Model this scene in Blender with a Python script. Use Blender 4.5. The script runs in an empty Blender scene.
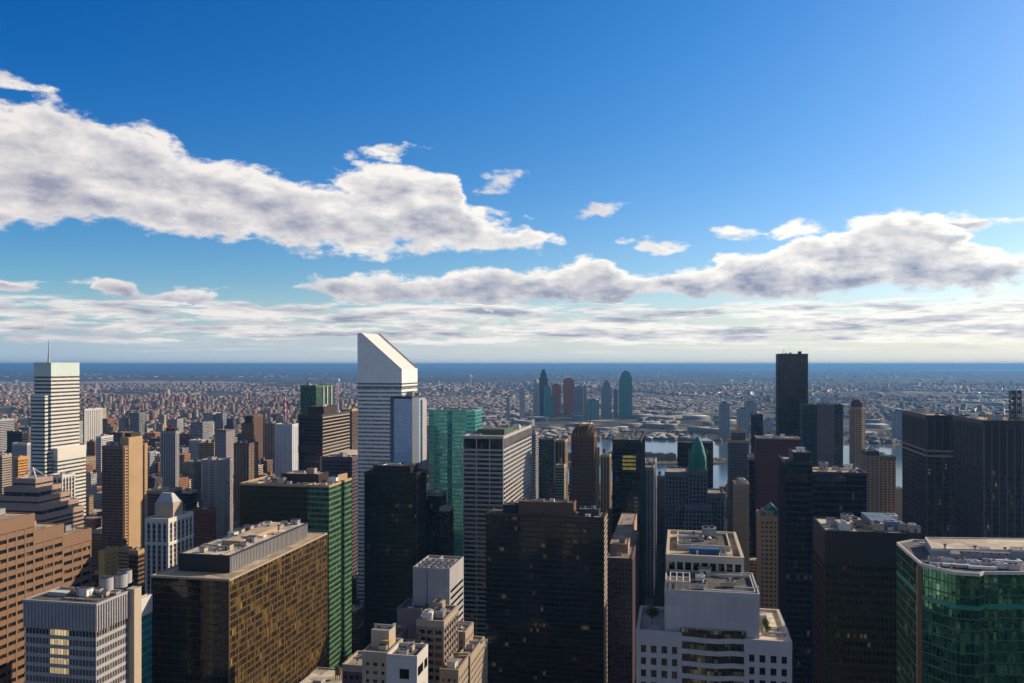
import bpy, math, random
import numpy as np
R = math.radians
# ------------------------------------------------------------------ camera, light, exposure
F = 850.0; EYE = 364.4; H = 260.0; T = R(11.2)
CT, ST = math.cos(T), math.sin(T)
scene = bpy.context.scene
C = scene.collection
cd = bpy.data.cameras.new('camera'); cam = bpy.data.objects.new('camera', cd); C.objects.link(cam)
cam.location = (0, 0, H); cam.rotation_euler = (R(90), 0, T)
cd.sensor_width = 36.0; cd.lens = 36.0*F/1024.0; cd.shift_y = (EYE-341.5)/1024.0
cd.clip_start = 1.0; cd.clip_end = 400000.0
scene.camera = cam
scene.view_settings.view_transform = 'Standard'; scene.view_settings.look = 'None'
scene.view_settings.exposure = 0.16; scene.view_settings.gamma = 1.0
SUN_AZ, SUN_EL = R(57), R(25)
sd = bpy.data.lights.new('sun', 'SUN'); sun = bpy.data.objects.new('sun', sd); C.objects.link(sun)
sd.energy = 5.0; sd.angle = R(0.5); sd.color = (1.0, 0.81, 0.58)
sun.rotation_euler = (R(90)-SUN_EL, 0, -SUN_AZ + R(180)); sun.location = (0, 0, 900)

def az(px): return math.atan((px-512.0)/F) - T
def el(px, py): return math.atan((EYE-py)/F*math.cos(math.atan((px-512.0)/F)))

# ---- node helper
class NT:
    def __init__(s, tree): s.t = tree; s.n = tree.nodes; s.l = tree.links
    def new(s, typ, **kw):
        n = s.n.new(typ)
        for k, v in kw.items(): setattr(n, k, v)
        return n
    def put(s, sock, v):
        if v is None: return
        if hasattr(v, 'is_output') : s.l.new(v, sock)
        else:
            try: sock.default_value = v
            except Exception: sock.default_value = (v, v, v)
    def m(s, op, a, b=None, c=None, clamp=False):
        n = s.new('ShaderNodeMath', operation=op, use_clamp=clamp)
        s.put(n.inputs[0], a); s.put(n.inputs[1], b)
        if c is not None: s.put(n.inputs[2], c)
        return n.outputs[0]
    def v(s, op, a, b=None):
        n = s.new('ShaderNodeVectorMath', operation=op)
        s.put(n.inputs[0], a)
        if b is not None: s.put(n.inputs[1], b)
        return n.outputs['Value'] if op in ('DOT_PRODUCT', 'LENGTH') else n.outputs[0]
    def sep(s, a):
        n = s.new('ShaderNodeSeparateXYZ'); s.put(n.inputs[0], a); return n.outputs
    def comb(s, x, y, z):
        n = s.new('ShaderNodeCombineXYZ')
        for i, q in enumerate((x, y, z)): s.put(n.inputs[i], q)
        return n.outputs[0]
    def mix(s, f, a, b, blend='MIX'):
        n = s.new('ShaderNodeMix', data_type='RGBA', blend_type=blend)
        s.put(n.inputs[0], f); s.put(n.inputs[6], c4(a)); s.put(n.inputs[7], c4(b)); return n.outputs[2]
    def mr(s, v, a, b, c=0.0, d=1.0, smooth=False):
        n = s.new('ShaderNodeMapRange', interpolation_type='SMOOTHSTEP' if smooth else 'LINEAR')
        for i, q in enumerate((v, a, b, c, d)): s.put(n.inputs[i], q)
        return n.outputs[0]
    def noise(s, vec, scale, detail=4.0, rough=0.5, dist=0.0):
        n = s.new('ShaderNodeTexNoise'); s.put(n.inputs['Vector'], vec)
        n.inputs['Scale'].default_value = scale; n.inputs['Detail'].default_value = detail
        n.inputs['Roughness'].default_value = rough; n.inputs['Distortion'].default_value = dist
        return n.outputs[0]
def c4(c):
    if isinstance(c, (tuple, list)) and len(c) == 3: return (c[0], c[1], c[2], 1.0)
    return c

# ------------------------------------------------------------------ world: Nishita sky with clouds in it
world = bpy.data.worlds.new('World'); scene.world = world; world.use_nodes = True
w = NT(world.node_tree); w.n.clear()
sky = w.new('ShaderNodeTexSky', sky_type='NISHITA'); sky.sun_disc = False
sky.sun_elevation = SUN_EL; sky.sun_rotation = SUN_AZ
sky.altitude = 100.0; sky.air_density = 1.0; sky.dust_density = 0.6; sky.ozone_density = 2.5
gen = w.new('ShaderNodeTexCoord').outputs['Generated']
gx, gy, gz = w.sep(w.v('NORMALIZE', gen))
azn = w.m('ARCTAN2', gx, gy)
eln = w.m('ARCSINE', gz)
p_ae = w.comb(azn, eln, 0.0)

AZ0, AZ1 = az(-110), az(1140)
t01 = w.mr(azn, AZ0, AZ1, 0, 1)
def curve(pts):
    """elevation of a cloud's edge as a function of azimuth"""
    n = w.new('ShaderNodeFloatCurve'); c = n.mapping.curves[0]
    P_ = [((az(x)-AZ0)/(AZ1-AZ0), el(x, y)/.4) for x, y in pts]
    while len(c.points) < len(P_): c.points.new(.5, .5)
    for p, q in zip(c.points, P_): p.location = q; p.handle_type = 'AUTO_CLAMPED'
    n.mapping.use_clip = False; n.mapping.extend = 'HORIZONTAL'; n.mapping.update(); w.l.new(t01w, n.inputs['Value'])
    return w.m('MULTIPLY', n.outputs[0], .4)
# warp the outlines so that they are ragged
wn = w.new('ShaderNodeTexNoise'); w.put(wn.inputs['Vector'], w.v('MULTIPLY', p_ae, (1.0, 2.0, 1.0)))
wn.inputs['Scale'].default_value = 14.0; wn.inputs['Detail'].default_value = 4.0
wx, wy, wz = w.sep(w.v('MULTIPLY', w.v('SUBTRACT', wn.outputs['Color'], (.5, .5, .5)), (.09, .030, 0.0)))
azw = w.m('ADD', azn, wx); elw = w.m('ADD', eln, wy); t01w = w.mr(azw, AZ0, AZ1, 0, 1)
bands = [
  (10.0, [(-110, 82), (0, 94), (45, 97), (95, 116), (150, 132), (185, 148), (225, 166), (265, 172), (300, 184), (345, 176), (400, 163), (440, 168), (458, 190), (485, 214), (530, 222), (562, 234), (580, 240)],
        [(-110, 226), (0, 228), (70, 231), (120, 224), (165, 228), (205, 240), (265, 243), (320, 249), (400, 252), (460, 252), (530, 250), (562, 240), (580, 240)]),
  (7.0, [(275, 288), (292, 284), (320, 275), (370, 270), (420, 271), (480, 268), (540, 266), (578, 258), (600, 254), (632, 268), (680, 268), (706, 264), (722, 250), (765, 249), (800, 238), (830, 225), (850, 217), (905, 212), (940, 218), (962, 240), (1000, 253), (1140, 262)],
        [(275, 290), (292, 290), (330, 300), (400, 305), (480, 305), (560, 304), (650, 302), (720, 299), (800, 297), (860, 296), (930, 292), (1000, 286), (1140, 286)]),
  (4.0, [(-110, 276), (0, 277), (30, 284), (48, 292), (82, 294), (95, 288), (115, 281), (135, 282), (152, 291), (180, 287), (208, 290), (226, 298), (250, 304)],
        [(-110, 294), (0, 293), (30, 292), (48, 290), (82, 290), (95, 294), (120, 300), (160, 306), (205, 305), (226, 299), (250, 303)]),
]
den = None; tpos = None
for (stg, up, lo) in bands:
    u_, l_ = curve(up), curve(lo)
    a_ = w.m('SUBTRACT', u_, elw); b_ = w.m('SUBTRACT', elw, l_)
    md = w.m('MULTIPLY', w.m('MINIMUM', a_, b_), F/stg)          # 1 at stg picture lines inside the edge
    tp = w.m('DIVIDE', b_, w.m('MAXIMUM', w.m('ADD', a_, b_), .004))   # 0 at the base, 1 at the top
    tp = w.m('MULTIPLY', w.m('MINIMUM', w.m('MAXIMUM', tp, 0), 1), w.m('GREATER_THAN', md, -1.2))
    den = md if den is None else w.m('MAXIMUM', den, md); tpos = tp if tpos is None else w.m('MAXIMUM', tpos, tp)
for (cx, cy, rx, ry, tl) in ((385, 152, 36, 7, -.1), (500, 186, 27, 8, -.25), (600, 208, 30, 7, -.15), (664, 248, 28, 7, -.1), (737, 236, 34, 10, .1), (800, 228, 24, 8, -.2), (14, 82, 50, 6, .1)):
    a0, e0 = az(cx), el(cx, cy); ca = math.cos(a0+T)
    dx = w.m('SUBTRACT', azw, a0); dy = w.m('MULTIPLY_ADD', dx, tl, w.m('SUBTRACT', elw, e0))
    u = w.m('MULTIPLY', dx, F/rx/ca/ca); v_ = w.m('MULTIPLY', dy, F/ry/ca)
    q = w.m('MULTIPLY', w.m('SUBTRACT', 1.0, w.m('ADD', w.m('MULTIPLY', u, u), w.m('MULTIPLY', v_, v_))), .62)
    den = w.m('MAXIMUM', den, q)
nz = w.noise(w.v('MULTIPLY', p_ae, (1.0, 1.9, 1.0)), 19.0, 9.0, .62)
nzs = w.noise(w.v('MULTIPLY', p_ae, (1.0, 2.6, 1.0)), 11.0, 3.0, .5)
nzb = w.noise(w.v('MULTIPLY', w.v('ADD', p_ae, (.012, .014, 0)), (1.0, 2.6, 1.0)), 11.0, 3.0, .5)
den = w.m('ADD', den, w.m('MULTIPLY', w.m('SUBTRACT', nzs, .52), 4.5))
den = w.m('ADD', w.m('MINIMUM', w.m('MAXIMUM', den, -2.5), 1.7), w.m('MULTIPLY', w.m('SUBTRACT', nz, .47), 5.2))
# low far deck: long flat streaks
pr = w.comb(w.m('MULTIPLY', azn, 4.6), w.m('MULTIPLY', eln, 34.0), 3.0)
ns = w.noise(pr, 2.9, 9.0, .62)
prb = w.comb(w.m('MULTIPLY', w.m('ADD', azn, .010), 4.6), w.m('MULTIPLY', w.m('ADD', eln, .0045), 34.0), 3.0)
nsb = w.noise(prb, 2.6, 6.0, .6)
band = w.m('MULTIPLY', w.mr(eln, .016, .030, 0, 1, True), w.mr(eln, .062, .078, 1, 0, True))
lowd = w.m('SUBTRACT', w.m('MULTIPLY', w.mr(ns, .34, .58, 0, 1.5), band), .30)
b2 = w.m('MULTIPLY', w.mr(eln, .006, .016, 0, 1, True), w.mr(eln, .03, .04, 1, 0, True))
ns2 = w.noise(w.comb(w.m('MULTIPLY', azn, 4.0), w.m('MULTIPLY', eln, 95.0), 9.0), 2.0, 6.0, .6)
haz = w.m('SUBTRACT', w.m('MULTIPLY', w.mr(ns2, .42, .66, 0, .6), b2), .15)
hi = w.mr(den, -.05, .95, 0, 1, True)
low = w.m('MAXIMUM', w.mr(lowd, 0, .75, 0, .92, True), w.mr(haz, 0, .6, 0, .6, True))
alpha = w.m('MAXIMUM', hi, low)
relief = w.m('MULTIPLY', w.m('SUBTRACT', nzb, nzs), 1.5)
th_hi = w.m('ADD', w.m('SUBTRACT', w.mr(den, .5, 3.0, 0, .95), w.m('MULTIPLY', tpos, .62)), relief)
th_hi = w.m('ADD', th_hi, w.m('MULTIPLY', w.mr(eln, .07, .13, .55, .24), 1.0))
th_lo = w.m('ADD', w.mr(lowd, .3, 1.2, -.1, .8), w.m('MULTIPLY', w.m('SUBTRACT', nsb, ns), 3.6))
wsel = w.m('GREATER_THAN', hi, low)
crisp = w.m('MULTIPLY', w.m('SUBTRACT', w.noise(w.v('MULTIPLY', p_ae, (1.0, 1.8, 1.0)), 52.0, 6.0, .6), .5), .55)
th_hi = w.m('ADD', th_hi, crisp)
thick = w.m('ADD', w.m('MULTIPLY', th_hi, wsel), w.m('MULTIPLY', th_lo, w.m('SUBTRACT', 1.0, wsel)), clamp=True)
side = w.mr(azn, R(-45), R(25), 0, 1)
lit = w.mix(side, (8.6, 8.1, 7.9), (11.5, 11.2, 10.4))
shd = w.mix(side, (3.2, 3.4, 4.5), (2.9, 3.5, 4.9))
ccol = w.mix(thick, lit, shd)
# saturated polarised blue of the photograph
hs = w.new('ShaderNodeHueSaturation'); hs.inputs['Saturation'].default_value = 1.45; hs.inputs['Hue'].default_value = .503
w.l.new(sky.outputs[0], hs.inputs['Color'])
tint = w.mix(w.mr(eln, 0.0, .32, 0, 1), w.mix(side, (.95, 1.12, 1.30), (1.25, 1.25, 1.42)), w.mix(side, (.28, .84, 1.22), (1.9, 1.6, 1.55)))
skc = w.mix(1.0, hs.outputs[0], tint, 'MULTIPLY')
skc = w.mix(w.mr(eln, .0, .10, .93, 0, True), skc, w.mix(side, (3.9, 5.3, 6.8), (9.4, 9.3, 8.3)))   # pale winter haze above the horizon
skc = w.mix(w.mr(eln, .42, .62, 0, .9, True), skc, (1.15, 1.08, 1.06))      # grey added to the unseen sky overhead, dims and neutralises the skylight
out = w.mix(alpha, skc, ccol)
bg = w.new('ShaderNodeBackground'); w.l.new(out, bg.inputs[0]); bg.inputs[1].default_value = 0.09
wo = w.new('ShaderNodeOutputWorld'); w.l.new(bg.outputs[0], wo.inputs[0])

# ------------------------------------------------------------------ projection helpers for laying out the plan
def PX(px, Y): return Y*math.tan(az(px))
def DEP(X, Y): return Y*CT - X*ST
def HT(py, X, Y): return H - (py-EYE)*DEP(X, Y)/F
def proj(X, Y, Z):
    d = DEP(X, Y); return 512+F*(X*CT+Y*ST)/d, EYE+F*(H-Z)/d, d

# ------------------------------------------------------------------ materials
def base_mat(name):
    m = bpy.data.materials.new(name); m.use_nodes = True
    t = NT(m.node_tree); b = t.n['Principled BSDF']; return m, t, b
def tang(t):
    """horizontal coordinate along the wall and height, in metres"""
    geo = t.new('ShaderNodeNewGeometry'); P = geo.outputs['Position']
    tv = t.v('CROSS_PRODUCT', geo.outputs['True Normal'], (0, 0, 1))
    return t.v('DOT_PRODUCT', P, tv), t.sep(P)[2], geo
MATS = {}
def wall(name, col, var=.12, rough=.8, streak=True, spec=.3, metal=0.0):
    if name in MATS: return MATS[name]
    m, t, b = base_mat(name)
    geo = t.new('ShaderNodeNewGeometry'); P = geo.outputs['Position']
    n1 = t.noise(P, .06, 5, .6); n2 = t.noise(t.v('MULTIPLY', P, (1, 1, .08)), .9, 3, .6); n3 = t.noise(P, 1.7, 3, .6)
    f = t.m('ADD', t.m('ADD', t.m('MULTIPLY', n1, .5), t.m('MULTIPLY', n2, .3 if streak else .05)), t.m('MULTIPLY', n3, .25))
    s = t.mr(f, .3, .75, 1-var*1.6, 1+var*1.6)
    cc = t.mix(1.0, col, t.comb(s, s, s), 'MULTIPLY')
    t.l.new(cc, b.inputs['Base Color']); b.inputs['Roughness'].default_value = rough
    b.inputs['Specular IOR Level'].default_value = spec; b.inputs['Metallic'].default_value = metal
    MATS[name] = m; return m
def glass(name, cols, cw=1.5, ch=3.9, metal=0.0, rough=.08, wob=.012, spec=.5, big=.25, lit=0.0):
    """panes differ one from another: blinds, ceilings, slightly tilted sheets"""
    if name in MATS: return MATS[name]
    m, t, b = base_mat(name)
    hh, zz, geo = tang(t)
    ci = t.m('FLOOR', t.m('DIVIDE', hh, cw)); cj = t.m('FLOOR', t.m('DIVIDE', zz, ch))
    wn = t.new('ShaderNodeTexWhiteNoise', noise_dimensions='2D'); t.l.new(t.comb(ci, cj, 0), wn.inputs['Vector'])
    bn = t.noise(t.comb(t.m('MULTIPLY', ci, .19), t.m('MULTIPLY', cj, .43), 0), 1.0, 2, .5)
    f = t.m('ADD', t.m('MULTIPLY', wn.outputs[0], 1-big), t.m('MULTIPLY', t.mr(bn, .3, .7), big))
    rp = t.new('ShaderNodeValToRGB'); rp.color_ramp.interpolation = 'CONSTANT'
    e = rp.color_ramp.elements
    while len(e) > 1: e.remove(e[-1])
    e[0].position = 0; e[0].color = c4(cols[0][1])
    for pos, c in cols[1:]:
        q = e.new(pos); q.color = c4(c)
    t.l.new(f, rp.inputs[0]); t.l.new(rp.outputs[0], b.inputs['Base Color'])
    b.inputs['Metallic'].default_value = metal; b.inputs['Roughness'].default_value = rough
    b.inputs['Specular IOR Level'].default_value = spec
    if lit > 0:      # rooms with their lamps on, in runs along a storey
        rn_ = t.noise(t.comb(t.m('MULTIPLY', ci, .16), t.m('MULTIPLY', cj, 1.7), 4.0), 1.0, 1, .5)
        on = t.m('MULTIPLY', t.m('GREATER_THAN', rn_, .66), t.m('GREATER_THAN', wn.outputs[0], .5))
        on = t.m('MAXIMUM', on, t.m('GREATER_THAN', t.sep(wn.outputs[1])[1], .994))
        b.inputs['Emission Color'].default_value = (1, .72, .38, 1)
        t.l.new(t.m('MULTIPLY', on, t.m('MULTIPLY', t.sep(wn.outputs[1])[2], lit)), b.inputs['Emission Strength'])
    # each sheet is tilted a little, and bowed a little
    wn2 = t.new('ShaderNodeTexWhiteNoise', noise_dimensions='2D'); t.l.new(t.comb(ci, cj, 0), wn2.inputs['Vector'])
    bow = t.new('ShaderNodeTexNoise'); t.l.new(geo.outputs['Position'], bow.inputs['Vector']); bow.inputs['Scale'].default_value = .35
    dv = t.v('ADD', t.v('SUBTRACT', wn2.outputs[1], (.5, .5, .5)), t.v('MULTIPLY', t.v('SUBTRACT', bow.outputs[1], (.5, .5, .5)), (.6, .6, .6)))
    nn = t.v('NORMALIZE', t.v('ADD', geo.outputs['Normal'], t.v('MULTIPLY', dv, (wob*2, wob*2, wob*2))))
    t.l.new(nn, b.inputs['Normal'])
    MATS[name] = m; return m
def panels(name, col, cw=3.0, ch=3.85, var=.07, rough=.6, dark=.72):
    """cladding with joints between its sheets, each sheet a slightly different shade, and rain streaks"""
    if name in MATS: return MATS[name]
    m, t, b = base_mat(name); hh, zz, geo = tang(t); P = geo.outputs['Position']
    a = t.m('DIVIDE', hh, cw); c = t.m('DIVIDE', zz, ch)
    wn = t.new('ShaderNodeTexWhiteNoise', noise_dimensions='2D'); t.l.new(t.comb(t.m('FLOOR', a), t.m('FLOOR', c), 0), wn.inputs['Vector'])
    j = t.m('MAXIMUM', t.m('LESS_THAN', t.m('FRACT', a), .10/cw*1.6), t.m('LESS_THAN', t.m('FRACT', c), .12/ch*1.6))
    st_ = t.noise(t.v('MULTIPLY', P, (1, 1, .05)), .7, 4, .6); bg_ = t.noise(P, .05, 4, .6)
    s = t.m('MULTIPLY', t.m('MULTIPLY', t.mr(wn.outputs[0], 0, 1, 1-var, 1+var), t.mr(st_, .3, .7, 1-var*1.6, 1+var)), t.mr(bg_, .3, .7, 1-var, 1+var))
    s = t.m('MULTIPLY', s, t.mr(j, 0, 1, 1, dark))
    t.l.new(t.mix(1.0, col, t.comb(s, s, s), 'MULTIPLY'), b.inputs['Base Color']); b.inputs['Roughness'].default_value = rough
    MATS[name] = m; return m
def roofmat(name, col, var=.3):
    if name in MATS: return MATS[name]
    m, t, b = base_mat(name)
    P = t.new('ShaderNodeNewGeometry').outputs['Position']
    vo = t.new('ShaderNodeTexVoronoi'); t.l.new(P, vo.inputs['Vector']); vo.inputs['Scale'].default_value = .11
    n = t.noise(P, .25, 6, .65); f = t.m('ADD', t.m('MULTIPLY', t.sep(vo.outputs['Color'])[0], .35), t.m('MULTIPLY', n, .75))
    s = t.mr(f, .25, .8, 1-var*2.1, 1+var*1.5)
    t.l.new(t.mix(1.0, col, t.comb(s, s, s), 'MULTIPLY'), b.inputs['Base Color']); b.inputs['Roughness'].default_value = .9
    MATS[name] = m; return m
def plain(name, col, rough=.6, metal=0.0): return wall(name, col, .08, rough, False, .4, metal)
def filler_mat(name, attr):
    m, t, b = base_mat(name)
    hh, zz, geo = tang(t)
    if attr: col = t.new('ShaderNodeVertexColor', layer_name='col').outputs[0]; rnd = t.sep(col)[0]
    else:
        oi = t.new('ShaderNodeObjectInfo'); col = oi.outputs['Color']; rnd = oi.outputs['Random']
    nzn = t.sep(geo.outputs['True Normal'])[2]; isw = t.m('LESS_THAN', t.m('ABSOLUTE', nzn), .5)
    cw = t.mr(rnd, 0, 1, 2.6, 4.2)
    a = t.m('DIVIDE', hh, cw); bz = t.m('DIVIDE', zz, 3.3)
    fa = t.m('FRACT', a); fb = t.m('FRACT', bz)
    wl = t.mr(rnd, 0, 1, .28, .08)
    mk = t.m('MULTIPLY', t.m('MULTIPLY', t.m('GREATER_THAN', fa, wl), t.m('LESS_THAN', fa, t.m('SUBTRACT', 1.0, wl))),
             t.m('MULTIPLY', t.m('GREATER_THAN', fb, .30), t.m('LESS_THAN', fb, .80)))
    mk = t.m('MULTIPLY', mk, isw)
    wn = t.new('ShaderNodeTexWhiteNoise', noise_dimensions='2D'); t.l.new(t.comb(t.m('FLOOR', a), t.m('FLOOR', bz), 0), wn.inputs['Vector'])
    gcol = t.mix(t.m('GREATER_THAN', wn.outputs[0], .72), (.015, .018, .022), (.12, .11, .09))
    P = geo.outputs['Position']; n1 = t.noise(P, .08, 4, .6); s = t.mr(n1, .3, .7, .72, 1.2)
    wc = t.mix(1.0, col, t.comb(s, s, s), 'MULTIPLY')
    n2 = t.noise(P, .35, 5, .65)
    t.l.new(t.mix(mk, t.mix(1.0, wc, t.mix(t.mr(n2, .3, .7), (.75, .75, .75), (1.15, 1.15, 1.15)), 'MULTIPLY'), gcol), b.inputs['Base Color'])
    t.l.new(t.mr(mk, 0, 1, .85, .15), b.inputs['Roughness'])
    bp = t.new('ShaderNodeBump'); bp.inputs['Strength'].default_value = 1.0; bp.inputs['Distance'].default_value = .25
    t.l.new(t.m('SUBTRACT', 1.0, mk), bp.inputs['Height']); t.l.new(bp.outputs[0], b.inputs['Normal'])
    return m

# ------------------------------------------------------------------ mesh building
class MB:
    def __init__(s): s.v = []; s.f = []; s.m = []
    def quad(s, idx, mat=0): s.f.append(idx); s.m.append(mat)
    def prism(s, poly, z0, z1, mat=0, top=None, bottom=False, capmat=None):
        n = len(poly); b = len(s.v); pt = top or poly
        s.v += [(p[0], p[1], z0) for p in poly] + [(p[0], p[1], z1) for p in pt]
        for i in range(n):
            j = (i+1) % n; s.f.append((b+i, b+j, b+n+j, b+n+i)); s.m.append(mat)
        s.f.append(tuple(range(b+n, b+2*n))); s.m.append(mat if capmat is None else capmat)
        if bottom: s.f.append(tuple(reversed(range(b, b+n)))); s.m.append(mat)
    def box(s, x0, x1, y0, y1, z0, z1, mat=0, capmat=None):
        s.prism([(x0, y0), (x1, y0), (x1, y1), (x0, y1)], z0, z1, mat, None, True, capmat)
    def ring(s, outer, inner, z0, z1, mat=0, inz0=None):
        n = len(outer); b = len(s.v)
        s.v += [(p[0], p[1], z0) for p in outer] + [(p[0], p[1], z1) for p in outer]
        s.v += [(p[0], p[1], z0) for p in inner] + [(p[0], p[1], z1) for p in inner]
        for i in range(n):
            j = (i+1) % n
            s.f += [(b+i, b+j, b+n+j, b+n+i), (b+n+i, b+n+j, b+3*n+j, b+3*n+i), (b+2*n+j, b+2*n+i, b+3*n+i, b+3*n+j), (b+j, b+i, b+2*n+i, b+2*n+j)]
            s.m += [mat]*4
    def cyl(s, cx, cy, r, z0, z1, n=16, mat=0, r2=None, capmat=None):
        p = [(cx+r*math.cos(2*math.pi*i/n), cy+r*math.sin(2*math.pi*i/n)) for i in range(n)]
        r2 = r if r2 is None else r2
        q = [(cx+r2*math.cos(2*math.pi*i/n), cy+r2*math.sin(2*math.pi*i/n)) for i in range(n)]
        s.prism(p, z0, z1, mat, q, True, capmat)
    def beam(s, a, b, r=.1, mat=0):
        a = np.array(a, float); b = np.array(b, float); d = b-a; d /= np.linalg.norm(d)
        u = np.cross(d, (0, 0, 1) if abs(d[2]) < .9 else (1, 0, 0)); u /= np.linalg.norm(u); v = np.cross(d, u)
        k = len(s.v)
        for q in (a, b):
            for (i, j) in ((1, 1), (-1, 1), (-1, -1), (1, -1)): s.v.append(tuple(q+u*r*i+v*r*j))
        for i in range(4):
            j = (i+1) % 4; s.f.append((k+i, k+j, k+4+j, k+4+i)); s.m.append(mat)
        s.f += [(k, k+3, k+2, k+1), (k+4, k+5, k+6, k+7)]; s.m += [mat]*2
    def mesh(s, name, mats):
        me = bpy.data.meshes.new(name); me.from_pydata(s.v, [], s.f)
        for q in mats: me.materials.append(q)
        me.polygons.foreach_set('material_index', s.m); me.update()
        return me
def link(name, me, parent=None, loc=(0, 0, 0)):
    o = bpy.data.objects.new(name, me); C.objects.link(o)
    if parent: o.parent = parent
    o.location = loc; return o
def tag(o, label=None, cat=None, group=None, kind=None):
    if label: o['label'] = label
    if cat: o['category'] = cat
    if group: o['group'] = group
    if kind: o['kind'] = kind
    return o
def offset(poly, d):
    n = len(poly); out = []
    for i in range(n):
        a = poly[i-1]; b = poly[i]; c = poly[(i+1) % n]
        e1 = (b[0]-a[0], b[1]-a[1]); e2 = (c[0]-b[0], c[1]-b[1])
        l1 = math.hypot(*e1); l2 = math.hypot(*e2)
        n1 = (e1[1]/l1, -e1[0]/l1); n2 = (e2[1]/l2, -e2[0]/l2)
        q = 1+n1[0]*n2[0]+n1[1]*n2[1]
        q = max(q, .3); out.append((b[0]+d*(n1[0]+n2[0])/q, b[1]+d*(n1[1]+n2[1])/q))
    return out
def visible_low(X, Y): return max(0.0, H-345*DEP(X, Y)/F-10)

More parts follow.
